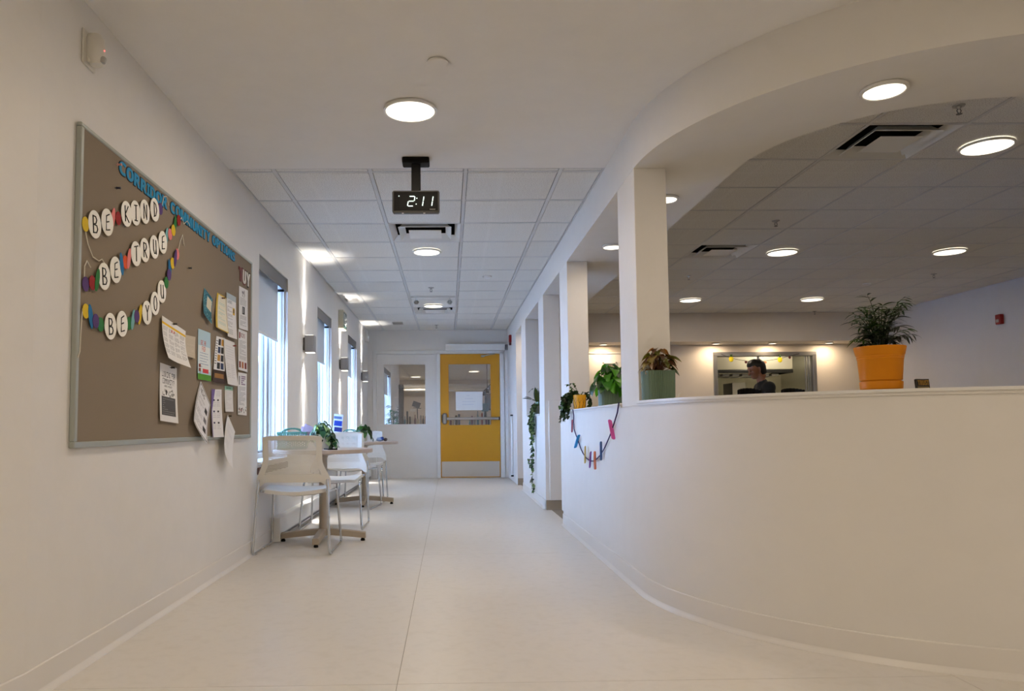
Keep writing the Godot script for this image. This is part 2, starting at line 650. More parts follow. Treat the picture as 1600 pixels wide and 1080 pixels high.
	ribs.set_meta("kind", "stuff")


func tile_mesh(sx: float, sz: float) -> Mesh:
	var st := begin()
	box(st, Vector3.ZERO, Vector3(sx, 0.014, sz), 0.002)
	st.generate_normals()
	return st.commit()


# lay-in tiles between x and distance lines; every tile is a piece of its own
func tile_field(parent: Node3D, xs: Array, ds: Array, y: float, skip: Callable) -> void:
	var meshes := {}
	for i in xs.size() - 1:
		for k in ds.size() - 1:
			if skip.call(xs[i], xs[i + 1], ds[k], ds[k + 1]):
				continue
			var sx: float = xs[i + 1] - xs[i] - 0.031
			var sz: float = ds[k + 1] - ds[k] - 0.037
			if sx < 0.02 or sz < 0.02:
				continue
			var key := "%.3f %.3f" % [sx, sz]
			if not meshes.has(key):
				meshes[key] = tile_mesh(sx, sz)
			var o := inst("ceiling_tile", meshes[key], M.tile if (i * 7 + k * 3) % 4 else M.tile_b, parent)
			o.position = V((xs[i] + xs[i + 1]) / 2, y + 0.007 + 0.0005, (ds[k] + ds[k + 1]) / 2)
			o.rotation = Vector3(rng.randf_range(-0.002, 0.002), 0, rng.randf_range(-0.002, 0.002))


func grid_bars(parent: Node3D, xs: Array, ds: Array, y: float, skip_d: Callable) -> void:
	for x in xs:
		var st := begin()
		span(st, x - 0.012, x + 0.012, y, y + 0.03, ds[0], ds[-1])
		obj("grid_bar", st, M.tbar, parent)
	for d in ds:
		var x0: float = maxf(xs[0], skip_d.call(d))
		var st := begin()
		span(st, x0, xs[-1], y + 0.0006, y + 0.03, d - 0.012, d + 0.012)
		obj("grid_bar", st, M.tbar, parent)


func build_ceilings() -> void:
	var xs := [XL, -1.102, -0.492, 0.118, 0.728, XR]
	var ds := [4.63]
	for k in 13:
		ds.append(4.701 + 0.61 * k)
	ds.append(ZE)
	var c := Node3D.new()
	c.name = "ceiling_001"
	add_child(c)
	taken["ceiling"] = 2
	tag(c, "white suspended tile ceiling of the corridor", "ceiling", "", "structure")
	# two cells hold air vents
	tile_field(c, xs, ds, HC, func(a, _b, p, _q): return absf(a + 0.492) < 0.01 and (absf(p - 5.921) < 0.02 or absf(p - 10.191) < 0.02))
	grid_bars(c, xs, ds, HC, func(_d): return XL)
	var st := begin()
	span(st, XL, XR, HC + 0.19, HC + 0.2, 4.63, ZE)
	obj("deck", st, M.dark, c)

	var r := Node3D.new()
	r.name = "ceiling_002"
	taken["ceiling"] = 3
	add_child(r)
	tag(r, "white suspended tile ceiling of the room behind the half wall", "ceiling", "", "structure")
	var rx := []
	for k in 11:
		rx.append(1.36 + 0.61 * k)
	rx[-1] = 7.28
	var rd := []
	for k in 16:
		rd.append(2.57 + 0.61 * k)
	rd.append(12.13)
	tile_field(r, rx, rd, HR, func(a, b, p, q):
		if absf(a - 2.58) < 0.01 and (absf(p - 4.40) < 0.02 or absf(p - 7.45) < 0.02):
			return true
		if b < CX and q < CZ and Vector2(b - CX, q - CZ).length() > 1.0:
			return true
		return q < 3.0)
	grid_bars(r, rx, rd, HR, func(_d): return 1.36)
	st = begin()
	span(st, 1.2, 7.28, HR + 0.18, HR + 0.19, 2.4, 12.3)
	obj("deck", st, M.dark, r)

	air_vent(V(-0.187, HC, 6.226), "square louvred air vent in front of the corridor light")
	air_vent(V(-0.187, HC, 10.496), "farther square louvred air vent of the corridor ceiling")
	air_vent(V(2.885, HR, 4.705), "large dark louvred air vent nearest in the room ceiling")
	air_vent(V(2.885, HR, 7.755), "smaller dark louvred air vent farther in the room ceiling")


func air_vent(at: Vector3, label: String) -> void:
	var t := thing("air_vent", label, "air vent", at, 0.0, "square ceiling air vents")
	# nested square cones, open between
	for k in 3:
		var o: float = [0.293, 0.215, 0.135][k]
		var lo: float = [0.0, -0.006, -0.010][k]
		var st := begin()
		var o2 := o - 0.045
		var rise := 0.05
		if k < 2:
			for s in 4:
				var b := Basis(Vector3.UP, PI / 2 * s)
				poly(st, [b * Vector3(-o, lo, o), b * Vector3(o, lo, o), b * Vector3(o2, lo + rise, o2), b * Vector3(-o2, lo + rise, o2)], b * Vector3(0, lo + rise + 0.3, o2 + 0.4))
				poly(st, [b * Vector3(-o, lo, o), b * Vector3(o, lo, o), b * Vector3(o, lo - 0.002 + 0.006, o + 0.004), b * Vector3(-o, lo + 0.004, o + 0.004)], Vector3(0, lo, 0))
			obj("louvre", st, M.white_metal, t)
		else:
			box(st, Vector3(0, lo, 0), Vector3(o * 2, 0.004, o * 2), 0.001)
			obj("centre_plate", st, M.white_metal, t)
	var st2 := begin()
	for s in 4:
		var b := Basis(Vector3.UP, PI / 2 * s)
		box(st2, b * Vector3(0, 0.10, 0.285), Vector3(0.57, 0.16, 0.004), 0.0, b)
	box(st2, Vector3(0, 0.18, 0), Vector3(0.57, 0.004, 0.57))
	obj("duct_box", st2, M.dark, t)


# ------------------------------------------------------------------ windows

func build_windows() -> void:
	var w := [[5.40, 6.37, "nearest window, beside the notice board"], [7.81, 8.75, "second window, between two wall lights"], [10.18, 11.15, "third window, right before the last wall light"], [15.7, 17.7, "shop window past the end wall, seen through the side glass"]]
	var n := 1
	var y0 := 0.615
	var y1 := 2.153
	for q in w:
		var a: float = q[0]
		var b: float = q[1]
		var t := thing("window_%d" % n, q[2], "window", V(XL, 0.615, (a + b) / 2), 0.0, "", "structure")
		n += 1
		var hw := (b - a) / 2
		var xo := -0.175
		var st := begin()
		# outer frame
		for s in [-1.0, 1.0]:
			box(st, Vector3(xo - 0.02, (y1 - y0) / 2, s * (hw - 0.025)), Vector3(0.06, y1 - y0, 0.05), 0.004)
		for y in [0.03, y1 - y0 - 0.03]:
			box(st, Vector3(xo - 0.02, y, 0), Vector3(0.06, 0.06, b - a), 0.004)
		obj("window_frame", st, M.white_metal, t)
		st = begin()
		for s in [-1.0, 1.0]:
			box(st, Vector3(xo - 0.03, (y1 - y0) / 2, s * (hw - 0.058)), Vector3(0.03, y1 - y0 - 0.12, 0.016), 0.003)
		for y in [0.07, y1 - y0 - 0.07]:
			box(st, Vector3(xo - 0.03, y, 0), Vector3(0.03, 0.016, b - a - 0.1), 0.003)
		obj("glazing_gasket", st, mat(Color(0.6, 0.61, 0.62), 0.6), t)
		st = begin()
		box(st, Vector3(xo - 0.035, (y1 - y0) / 2, 0), Vector3(0.004, y1 - y0 - 0.12, b - a - 0.1))
		obj("pane", st, M.glass, t)
		# stepped jamb strips on both sides
		st = begin()
		for s in [-1.0, 1.0]:
			for k in [[-0.150, 0.022, 0.012], [-0.112, 0.018, 0.008], [-0.058, 0.016, 0.007], [-0.034, 0.012, 0.010]]:
				box(st, Vector3(k[0], (y1 - y0) / 2, s * (hw - k[2] / 2)), Vector3(k[1], y1 - y0, k[2]), 0.002)
		obj("jamb_strip", st, M.white_metal, t)
		# sill board with a wooden edge below
		st = begin()
		box(st, Vector3(-0.06, 0.011, 0), Vector3(0.17, 0.022, b - a), 0.004)
		obj("window_sill", st, M.white_metal, t)
		st = begin()
		box(st, Vector3(0.004, -0.045, 0), Vector3(0.008, 0.05, b - a + 0.02), 0.002)
		obj("sill_apron", st, M.white_metal if n != 2 else mat(Color(0.30, 0.13, 0.07), 0.5), t)
		# roller blind: valance, fabric, hem bar, end cap
		st = begin()
		box(st, Vector3(-0.012, y1 - y0 - 0.055, 0), Vector3(0.008, 0.11, b - a), 0.002)
		box(st, Vector3(-0.055, y1 - y0 - 0.004, 0), Vector3(0.09, 0.008, b - a), 0.002)
		obj("blind_valance", st, M.grey_metal, t)
		st = begin()
		box(st, Vector3(-0.06, y1 - y0 - 0.10, -(hw - 0.015)), Vector3(0.06, 0.02, 0.03), 0.004)
		obj("blind_bracket", st, M.black, t)
		st = begin()
		var drop := 1.0
		box(st, Vector3(-0.075, drop + (y1 - y0 - drop) / 2, 0.018), Vector3(0.0012, y1 - y0 - drop, b - a - 0.075))
		obj("blind_fabric", st, M.blind, t)
		st = begin()
		box(st, Vector3(-0.075, drop, 0.018), Vector3(0.014, 0.022, b - a - 0.075), 0.004)
		obj("hem_bar", st, M.white_metal, t)
		st = begin()
		for dx in [-0.070, -0.076]:
			tube(st, [Vector3(dx, y1 - y0 - 0.1, -(hw - 0.02)), Vector3(dx, 0.75, -(hw - 0.02))], 0.0016, 5)
		obj("blind_chain", st, M.white_metal, t)


# ------------------------------------------------------------------ end wall with the yellow door

func build_end_wall() -> void:
	var st := begin()
	var d1 := ZE + 0.13
	span(st, XL, -1.27, 0.0, 2.9, ZE, d1)
	span(st, -1.27, 0.95, 2.14, 2.9, ZE, d1)
	span(st, 0.95, 1.57, 0.0, 2.9, ZE, d1)
	struct("wall_end", st, M.paint, "end wall of the corridor around the yellow door", "wall")

	# frame of side panel and door
	st = begin()
	for x in [[-1.29, -1.225], [-0.205, -0.145], [0.872, 0.945]]:
		span(st, x[0], x[1], 0.0, 2.135, ZE - 0.02, d1, 0.004)
	span(st, -1.29, 0.945, 2.105, 2.165, ZE - 0.02, d1, 0.004)
	struct("trim_7", st, M.white_metal, "white steel frame around the yellow door and its side panel", "trim")

	var s := thing("window_6", "white side panel with a tall glass left of the yellow door", "window", V(-0.715, 0.0, ZE + 0.055), 0.0, "", "structure")
	st = begin()
	var px := 0.51
	for b in [[-px, px, 0.0, 0.905], [-px, px, 1.94, 2.105], [-px, -0.395, 0.905, 1.94], [0.322, px, 0.905, 1.94]]:
		box(st, Vector3((b[0] + b[1]) / 2, (b[2] + b[3]) / 2, 0), Vector3(b[1] - b[0], b[3] - b[2], 0.045))
	obj("panel", st, M.paint, s)
	st = begin()
	for b in [[-0.395, 0.322, 0.905, 0.915], [-0.395, 0.322, 1.93, 1.94], [-0.395, -0.387, 0.915, 1.93], [0.314, 0.322, 0.915, 1.93]]:
		box(st, Vector3((b[0] + b[1]) / 2, (b[2] + b[3]) / 2, 0), Vector3(b[1] - b[0], b[3] - b[2], 0.052))
	obj("glazing_bead", st, M.white_metal, s)
	st = begin()
	box(st, Vector3(-0.0365, 1.4225, 0), Vector3(0.7, 1.02, 0.006))
	obj("pane", st, M.glass, s)

	var dr := thing("door_1", "yellow door with a glass pane, push bar and steel kick plate", "door", V(0.362, 0.0, ZE + 0.02), 0.0, "", "structure")
	st = begin()
	var dw := 0.505
	for b in [[-dw, dw, 0.01, 0.885], [-dw, dw, 1.935, 2.10], [-dw, -0.372, 0.885, 1.935], [0.36, dw, 0.885, 1.935]]:
		box(st, Vector3((b[0] + b[1]) / 2, (b[2] + b[3]) / 2, 0), Vector3(b[1] - b[0], b[3] - b[2], 0.045))
	obj("door_leaf", st, M.yellow_door, dr)
	st = begin()
	for b in [[-0.372, 0.36, 0.885, 0.893], [-0.372, 0.36, 1.927, 1.935], [-0.372, -0.364, 0.893, 1.927], [0.352, 0.36, 0.893, 1.927]]:
		box(st, Vector3((b[0] + b[1]) / 2, (b[2] + b[3]) / 2, 0), Vector3(b[1] - b[0], b[3] - b[2], 0.054))
	obj("glazing_bead", st, M.yellow_door, dr)
	st = begin()
	box(st, Vector3(-0.006, 1.41, 0), Vector3(0.72, 1.04, 0.006))
	obj("pane", st, M.glass, dr)
	st = begin()
	box(st, Vector3(0, 0.15, 0.024), Vector3(0.98, 0.255, 0.003), 0.001)
	obj("kick_plate", st, M.brushed, dr)
	st = begin()
	box(st, Vector3(0.04, 1.0, 0.07), Vector3(0.88, 0.05, 0.035), 0.008)
	obj("push_bar", st, M.steel, dr)
	st = begin()
	box(st, Vector3(-0.435, 1.0, 0.045), Vector3(0.075, 0.19, 0.05), 0.02)
	obj("latch_case", st, M.steel, dr)
	st = begin()
	box(st, Vector3(-0.478, 1.0, 0.035), Vector3(0.012, 0.13, 0.03), 0.003)
	box(st, Vector3(0.488, 1.0, 0.05), Vector3(0.02, 0.055, 0.06), 0.004)
	obj("bar_end", st, M.black, dr)
	st = begin()
	tube(st, [Vector3(0.43, 2.10, 0.05), Vector3(0.30, 2.075, 0.075), Vector3(0.23, 2.065, 0.04)], 0.010, 8)
	box(st, Vector3(0.22, 2.06, 0.035), Vector3(0.06, 0.035, 0.03), 0.005)
	obj("operator_arm", st, M.steel, dr)
	# operator housing over the door
	var o := thing("door_operator", "long white automatic opener housing above the yellow door", "door opener", V(0.455, 2.21, ZE - 0.06))
	st = begin()
	box(st, Vector3(0, 0, 0), Vector3(1.0, 0.112, 0.12), 0.006)
	obj("housing", st, M.white_metal, o)
	st = begin()
	box(st, Vector3(0.535, -0.005, 0.01), Vector3(0.055, 0.09, 0.10), 0.006)
	obj("end_cap", st, M.grey_metal, o)
	# paper taped to the glass of the door
	var n := thing("paper_notice", "white landscape paper notice taped on the yellow door's glass", "notice", V(0.345, 1.30, ZE + 0.02 - 0.0065))
	st = begin()
	box(st, Vector3.ZERO, Vector3(0.455, 0.315, 0.0015))
	obj("sheet", st, M.paper, n)
	st = begin()
	for k in 4:
		box(st, Vector3(rng.randf_range(-0.02, 0.02), 0.09 - 0.05 * k, 0.001), Vector3([0.05, 0.14, 0.22, 0.2][k], 0.012, 0.0005))
	obj("faint_print", st, mat(Color(0.84, 0.845, 0.855), 0.8), n)
	# pale rod on the wall end by the door
	var g := thing("corner_rod", "thin pale upright rod with black end caps beside the door", "rod", V(XR - 0.02, 0.08, 11.72))
	st = begin()
	tube(st, [Vector3(0, 0.02, 0), Vector3(0, 0.95, 0)], 0.016, 14)
	obj("rod", st, M.white_metal, g)
	for y in [0.0, 0.945]:
		st = begin()
		box(st, Vector3(0.004, y + 0.012, 0), Vector3(0.05, 0.024, 0.045), 0.006)
		obj("end_cap", st, M.black, g)


# ------------------------------------------------------------------ the room behind the half wall

func build_back_room() -> void:
	var zb := 12.62
	var st := begin()
	# bulkhead with its underside
	span(st, 1.57, 7.28, 2.228, HR + 0.2, 12.13, zb)
	struct("wall_bulkhead", st, M.room_paint, "beige bulkhead over the kitchen hatch", "bulkhead")
	# rear wall with the hatch opening
	var hx0 := 4.56
	var hx1 := 6.25
	var hy1 := 2.045
	st = begin()
	span(st, 1.57, hx0, 0.0, 2.9, zb, zb + 0.13)
	span(st, hx1, 7.28, 0.0, 2.9, zb, zb + 0.13)
	span(st, hx0, hx1, 0.0, 1.0, zb, zb + 0.13)
	span(st, hx0, hx1, hy1, 2.9, zb, zb + 0.13)
	struct("wall_rear", st, M.room_paint, "beige rear wall around the kitchen hatch", "wall")
	# white panelled part of the rear wall and its framed pane
	st = begin()
	span(st, 1.57, 3.6, 0.0, 2.08, zb - 0.025, zb)
	span(st, 1.57, 3.6, 2.08, 2.105, zb - 0.04, zb, 0.004)
	struct("trim_8", st, M.paint, "white panel with a top rail on the rear wall", "panel")
	var p := thing("window_7", "small framed pane in the white panel of the rear wall", "window", V(2.74, 1.55, zb - 0.03), 0.0, "", "structure")
	st = begin()
	for b in [[-0.12, 0.12, 0.36, 0.39], [-0.12, 0.12, -0.35, -0.32], [-0.12, -0.095, -0.35, 0.39], [0.095, 0.12, -0.35, 0.39]]:
		box(st, Vector3((b[0] + b[1]) / 2, (b[2] + b[3]) / 2, 0), Vector3(b[1] - b[0], b[3] - b[2], 0.03), 0.003)
	obj("window_frame", st, M.white_metal, p)
	st = begin()
	box(st, Vector3(0, 0.02, -0.004), Vector3(0.2, 0.7, 0.006))
	obj("pane", st, mat(Color(0.62, 0.58, 0.53), 0.15), p)

	# the hatch
	var h := thing("window_8", "steel-framed kitchen serving hatch with sliding panes", "window", V((hx0 + hx1) / 2, 1.0, zb - 0.01), 0.0, "", "structure")
	var hw := (hx1 - hx0) / 2
	var hh := hy1 - 1.0
	st = begin()
	for b in [[-hw - 0.04, hw + 0.04, hh - 0.02, hh + 0.05], [-hw - 0.04, -hw + 0.025, -0.04, hh], [hw - 0.025, hw + 0.04, -0.04, hh], [-hw - 0.04, hw + 0.04, -0.05, 0.0]]:
		box(st, Vector3((b[0] + b[1]) / 2, (b[2] + b[3]) / 2, -0.06), Vector3(b[1] - b[0], b[3] - b[2], 0.17), 0.004)
	obj("window_frame", st, M.steel, h)
	st = begin()
	for x in [hw - 0.04, hw - 0.075, hw - 0.11]:
		box(st, Vector3(x, hh / 2 - 0.01, -0.03 - (hw - x) * 0.4), Vector3(0.016, hh - 0.02, 0.03), 0.003)
	obj("sash_stile", st, M.steel, h)
	st = begin()
	box(st, Vector3(-0.085, hh / 2 - 0.01, -0.06), Vector3(0.036, hh - 0.02, 0.03), 0.003)
	obj("mullion", st, M.white_metal, h)

	# kitchen shell
	st = begin()
	span(st, 3.4, 7.28, 0.0, 2.9, 16.0, 16.1)
	span(st, 3.3, 3.4, 0.0, 2.9, zb + 0.13, 16.0)
	span(st, 7.2, 7.28, 0.0, 2.9, zb + 0.13, 16.0)
	struct("wall_kitchen", st, mat(Color(0.88, 0.87, 0.80), 0.6), "cream kitchen walls seen through the hatch", "wall")
	st = begin()
	span(st, 3.4, 7.28, 2.55, 2.6, zb + 0.13, 16.0)
	struct("ceiling", st, M.ceiling_paint, "plain kitchen ceiling behind the hatch", "ceiling")
	# kitchen lamp (out of sight above the hatch)
	disc_light(V(5.9, 2.55, 13.7), 0.2, Color(1.0, 0.95, 0.84), 4.5, "round kitchen ceiling light behind the hatch wall", "light", "")

	# extractor hood: body, lip, filters
	var hd := thing("extractor_hood", "pale steel extractor hood hanging in the kitchen", "hood", V(5.02, 1.86, 14.3))
	st = begin()
	box(st, Vector3(0.0, 0.23, 0.0), Vector3(2.9, 0.42, 0.9), 0.01)
	obj("hood_body", st, mat(Color(0.74, 0.72, 0.66), 0.4, 0.25), hd)
	st = begin()
	box(st, Vector3(0.0, -0.01, 0.44), Vector3(2.9, 0.06, 0.03), 0.004)
	box(st, Vector3(1.435, -0.01, 0.0), Vector3(0.03, 0.06, 0.9), 0.004)
	obj("hood_lip", st, M.dark, hd)
	st = begin()
	for k in 14:
		st = begin()
		box(st, Vector3(-1.25 + k * 0.19, -0.06, -0.1), Vector3(0.14, 0.05, 0.6), 0.008)
		obj("grease_filter", st, M.steel, hd)
	# back splash and dark range top
	var sp := thing("steel_splashback", "grey steel splashback under the extractor hood", "splashback", V(4.55, 1.35, 15.9))
	st = begin()
	box(st, Vector3(0, 0.2, 0), Vector3(2.3, 0.5, 0.03), 0.004)
	obj("sheet", st, M.steel, sp)
	for k in 4:
		st = begin()
		box(st, Vector3(-0.85 + 0.56 * k, 0.2, 0.02), Vector3(0.012, 0.5, 0.01))
		obj("seam", st, M.grey_metal, sp)
	var rg := thing("black_range", "black range top at the edge of the kitchen hatch", "range", V(4.85, 0.0, 13.5))
	st = begin()
	box(st, Vector3(0, 0.66, 0), Vector3(0.72, 1.32, 0.6), 0.02)
	obj("range_body", st, M.black, rg)
	st = begin()
	box(st, Vector3(0, 1.345, -0.2), Vector3(0.72, 0.07, 0.1), 0.02)
	obj("back_rail", st, M.black, rg)
	for x in [-0.2, 0.2]:
		st = begin()
		lathe(st, [[0.09, 1.325], [0.09, 1.345], [0.07, 1.345], [0.0, 1.338]], 16, Vector3(x, 0, 0.08))
		obj("burner", st, M.grey_metal, rg)
	# steel upright between hood and wall
	var up := thing("steel_cabinet", "tall grey steel cabinet beside the kitchen range", "cabinet", V(5.87, 0.0, 15.2))
	st = begin()
	box(st, Vector3(0, 0.85, 0), Vector3(0.28, 1.7, 0.5), 0.006)
	obj("cabinet_body", st, M.steel, up)
	st = begin()
	box(st, Vector3(0, 1.2, 0.255), Vector3(0.02, 0.14, 0.02), 0.004)
	obj("handle", st, M.chrome, up)

	# garland over the hatch
	var g := thing("fruit_garland", "dark string garland with paper pineapples over the kitchen hatch", "garland", V(5.37, 2.015, zb - 0.041))
	var pts := []
	var ys := []
	for k in 17:
		var t := k / 16.0
		var x := -0.72 + 1.34 * t
		var y := 0.045 - 0.16 * sin(PI * pow(t, 0.85)) * 0.8
		pts.append(Vector3(x, y, 0.0))
		ys.append(y)
	st = begin()
	tube(st, pts, 0.004, 5)
	obj("string", st, mat(Color(0.10, 0.07, 0.09), 0.8), g)
	for k in [[2, "pineapple"], [12, "pineapple"], [5, "berry"], [9, "peach"], [14, "berry"]]:
		st = begin()
		var c: Vector3 = pts[k[0]] + Vector3(0, -0.02, 0.006)
		if k[1] == "pineapple":
			lathe(st, [[0.0, -0.05], [0.028, -0.042], [0.042, -0.01], [0.036, 0.03], [0.0, 0.045]], 14, c, Basis(), 0.25)
			obj("paper_pineapple", st, mat(Color(0.85, 0.78, 0.06), 0.6), g)
			st = begin()
			for j in 3:
				tube(st, [c + Vector3(0, 0.04, 0), c + Vector3((j - 1) * 0.022, 0.085, 0.004)], [0.012, 0.002], 5)
			obj("paper_leaf", st, mat(Color(0.12, 0.28, 0.08), 0.7), g)
		else:
			lathe(st, [[0.0, -0.03], [0.02, -0.015], [0.026, 0.008], [0.0, 0.022]], 10, c, Basis(), 0.4)
			obj("paper_" + k[1], st, mat(Color(0.32, 0.08, 0.08) if k[1] == "berry" else Color(0.80, 0.55, 0.42), 0.7), g)

	# fire alarm on the far side wall
	var fa := thing("fire_alarm", "small dark red alarm box on the pale side wall", "alarm", V(7.28, 2.215, 9.61), -PI / 2)
	st = begin()
	box(st, Vector3(0, 0, 0.03), Vector3(0.09, 0.13, 0.06), 0.008)
	obj("alarm_body", st, M.red, fa)
	st = begin()
	box(st, Vector3(0, -0.02, 0.063), Vector3(0.05, 0.04, 0.006), 0.002)
	obj("strobe_lens", st, mat(Color(0.7, 0.65, 0.62), 0.2), fa)

	# two dark stools by the person
	for q in [[4.62, 9.85, "black chair back just right of the person in the dark shirt"], [3.98, 9.72, "black chair back just left of the person in the dark shirt"]]:
		var ch := thing("black_chair", q[2], "chair", V(q[0], 0, q[1]), 0.0, "black chairs by the person")
		st = begin()
		lathe(st, [[0.0, 1.04], [0.05, 1.05], [0.19, 1.08], [0.20, 1.10], [0.17, 1.115], [0.0, 1.11]], 20)
		obj("seat", st, M.black, ch)
		st = begin()
		for a in 9:
			var t := -1.0 + a * 0.25
			box(st, Vector3(sin(t) * 0.17, 1.22 + 0.03 * cos(t * 1.4), -cos(t) * 0.15), Vector3(0.05, 0.2, 0.02), 0.008, Basis(Vector3.UP, -t))
		obj("backrest", st, M.black, ch)
		for k in 4:
			st = begin()
			var a := PI / 4 + PI / 2 * k
			tube(st, [Vector3(cos(a) * 0.12, 1.05, sin(a) * 0.12), Vector3(cos(a) * 0.22, 0.0, sin(a) * 0.22)], 0.012, 8)
			obj("leg", st, M.black, ch)


# ------------------------------------------------------------------ the shop beyond the yellow door

func build_shop() -> void:
	var st := begin()
	span(st, 3.2, 3.3, 0.0, 2.9, ZE + 0.13, 28.0)
	struct("wall_shop", st, M.room_paint, "beige side wall of the shop beyond the yellow door", "wall")
	var c := Node3D.new()
	c.name = "ceiling_%03d" % taken["ceiling"]
	taken["ceiling"] += 1
	add_child(c)
	tag(c, "tiled ceiling of the shop beyond the yellow door", "ceiling", "", "structure")
	var xs := [XL, -0.6, 0.62, 1.84, 3.2]
	var ds := []
	for k in 13:
		ds.append(ZE + 0.13 + 1.22 * k)
	ds[-1] = 28.0
	tile_field(c, xs, ds, 2.6, func(_a, _b, _p, _q): return false)
	grid_bars(c, xs, ds, 2.6, func(_d): return XL)
	st = begin()
	span(st, -5.0, XL, 2.6, 2.62, 20.8, 28.0)
	obj("plain_panel", st, M.ceiling_paint, c)
	disc_light(V(0.80, 2.596, 23.6), 0.17, WARM, 2.2, "round shop ceiling light seen through the yellow door's glass", "light", "")
	disc_light(V(-1.15, 2.596, 26.0), 0.17, WARM, 2.2, "round shop ceiling light seen through the side glass", "light", "")
	disc_light(V(1.9, 2.596, 17.6), 0.17, WARM, 2.2, "round shop ceiling light hidden behind the door edge", "light", "")
	disc_light(V(-0.2, 2.596, 15.0), 0.17, WARM, 1.6, "round shop ceiling light hidden above the door", "light", "")
	# white pipes under the ceiling
	for q in [[27.2, 2.30, 0.09, "thick white pipe running across the shop ceiling"], [26.2, 2.12, 0.05, "thin white pipe below the thick one in the shop"]]:
		st = begin()
		tube(st, [V(-4.9, q[1], q[0]), V(3.19, q[1] + 0.02, q[0])], q[2], 14)
		var o := obj("ceiling_pipe", st, M.white_metal)
		tag(o, q[3], "pipe")
	# grey column with a speaker
	st = begin()
	span(st, -1.01, -0.91, 0.0, 1.62, 15.0, 15.1, 0.01)
	var col := obj("steel_post", st, M.grey_metal)
	tag(col, "slim grey post standing in the shop behind the side glass", "post")
	var sp := thing("loudspeaker", "small black loudspeaker on top of the grey shop post", "speaker", V(-0.96, 1.62, 15.05))
	st = begin()
	box(st, Vector3(0, 0.05, 0), Vector3(0.10, 0.10, 0.10), 0.012)
	obj("cabinet", st, M.black, sp)
	st = begin()
	lathe(st, [[0.04, 0.0], [0.036, 0.005], [0.015, 0.002], [0.0, 0.005]], 16, Vector3(0, 0.05, 0.051), Basis(Vector3.RIGHT, PI / 2))
	obj("cone", st, M.grey_metal, sp)
	# track with three spot heads
	var tr := thing("track_light", "row of three small track lights in the shop", "track light", V(0.85, 1.59, 16.45))
	st = begin()
	box(st, Vector3(0, 0.12, 0), Vector3(0.03, 0.02, 2.8), 0.003)
	tube(st, [Vector3(0, 0.12, 0), Vector3(0, 1.01, 0)], 0.008, 6)
	obj("track", st, M.black, tr)
	for k in 3:
		st = begin()
		lathe(st, [[0.0, 0.10], [0.03, 0.09], [0.045, 0.0], [0.04, 0.0]], 14, Vector3(0, 0, 1.25 - 1.25 * k))
		obj("spot_head", st, M.black, tr)
		st = begin()
		lathe(st, [[0.0, 0.004], [0.04, 0.003]], 14, Vector3(0, 0, 1.25 - 1.25 * k))
		var em := mat(Color.WHITE)
		em.emission_enabled = true
		em.emission = Color(1, 0.95, 0.85)
		em.emission_energy_multiplier = 3.0
		obj("lamp_face", st, em, tr)
		var l := SpotLight3D.new()
		l.name = "lamp"
		l.position = Vector3(0, -0.006, 1.25 - 1.25 * k)
		l.rotation.x = -PI / 2
		l.spot_angle = 40
		l.light_energy = 0.25
		l.light_color = WARM
		l.spot_range = 20
		l.light_size = 0.03
		l.shadow_enabled = true
		tr.add_child(l, true)

	# shelf units full of goods
	var colours := [Color(0.55, 0.10, 0.12), Color(0.12, 0.18, 0.32), Color(0.75, 0.70, 0.62), Color(0.20, 0.32, 0.22), Color(0.70, 0.38, 0.14), Color(0.08, 0.08, 0.09), Color(0.62, 0.60, 0.58), Color(0.42, 0.20, 0.30), Color(0.20, 0.45, 0.50), Color(0.80, 0.76, 0.70)]
	var mats := colours.map(func(q): return mat(q, 0.6))
	var units := [[-0.62, 14.2, 1.02, "dark shop shelf unit with goods, behind the side glass", "shelf unit"], [0.02, 14.6, 1.0, "low dark shop rack with goods, left behind the door's glass", "left-hand rack"], [0.62, 14.6, 0.98, "low dark shop rack with goods, right behind the door's glass", "right-hand rack"]]
	for u in units:
		var t := thing("shelf_unit", u[3], "shelf", V(u[0], 0, u[1]))
		for y in [0.05, 0.45, 0.85]:
			st = begin()
			box(st, Vector3(0, y, 0), Vector3(0.56, 0.025, 0.34), 0.004)
			obj("shelf_board", st, M.grey_metal, t)
		for x in [-0.275, 0.275]:
			st = begin()
			box(st, Vector3(x, 0.42, 0), Vector3(0.02, 0.84, 0.34), 0.004)
			obj("side_panel", st, M.dark, t)
		var x := -0.235
		var k := 0
		while x < 0.20:
			var wd := rng.randf_range(0.032, 0.058)
			var ht := rng.randf_range(0.14, 0.31)
			st = begin()
			var hz := V(u[0] + x + wd / 2, 0.8625, u[1] + rng.randf_range(-0.06, 0.10))
			var kind := rng.randi() % 3
			if kind == 0:
				box(st, Vector3(0, ht / 2, 0), Vector3(wd, ht, wd * 1.2), 0.006)
			elif kind == 1:
				lathe(st, [[0.0, 0.0], [wd * 0.46, 0.0], [wd * 0.46, ht * 0.6], [wd * 0.18, ht * 0.78], [wd * 0.18, ht], [0.0, ht]], 12)
			else:
				lathe(st, [[0.0, 0.0], [wd * 0.42, 0.0], [wd * 0.48, ht * 0.3], [wd * 0.46, ht * 0.85], [wd * 0.3, ht * 0.93], [0.0, ht * 0.95]], 12)
			var ci := rng.randi() % mats.size()
			var kn: String = ["carton", "bottle", "jar"][kind]
			var o := obj(kn, st, mats[ci])
			o.position = hz
			tag(o, "%s %s, %s from the left on the %s of the shop" % [["dark red", "navy", "cream", "dark green", "orange", "black", "grey", "plum", "teal", "pale"][ci], kn, ["first", "second", "third", "fourth", "fifth", "sixth", "seventh", "eighth", "ninth", "tenth", "eleventh", "twelfth", "thirteenth", "fourteenth"][k], u[4]], kn, "goods on the shop racks")
			x += wd + 0.006
			k += 1
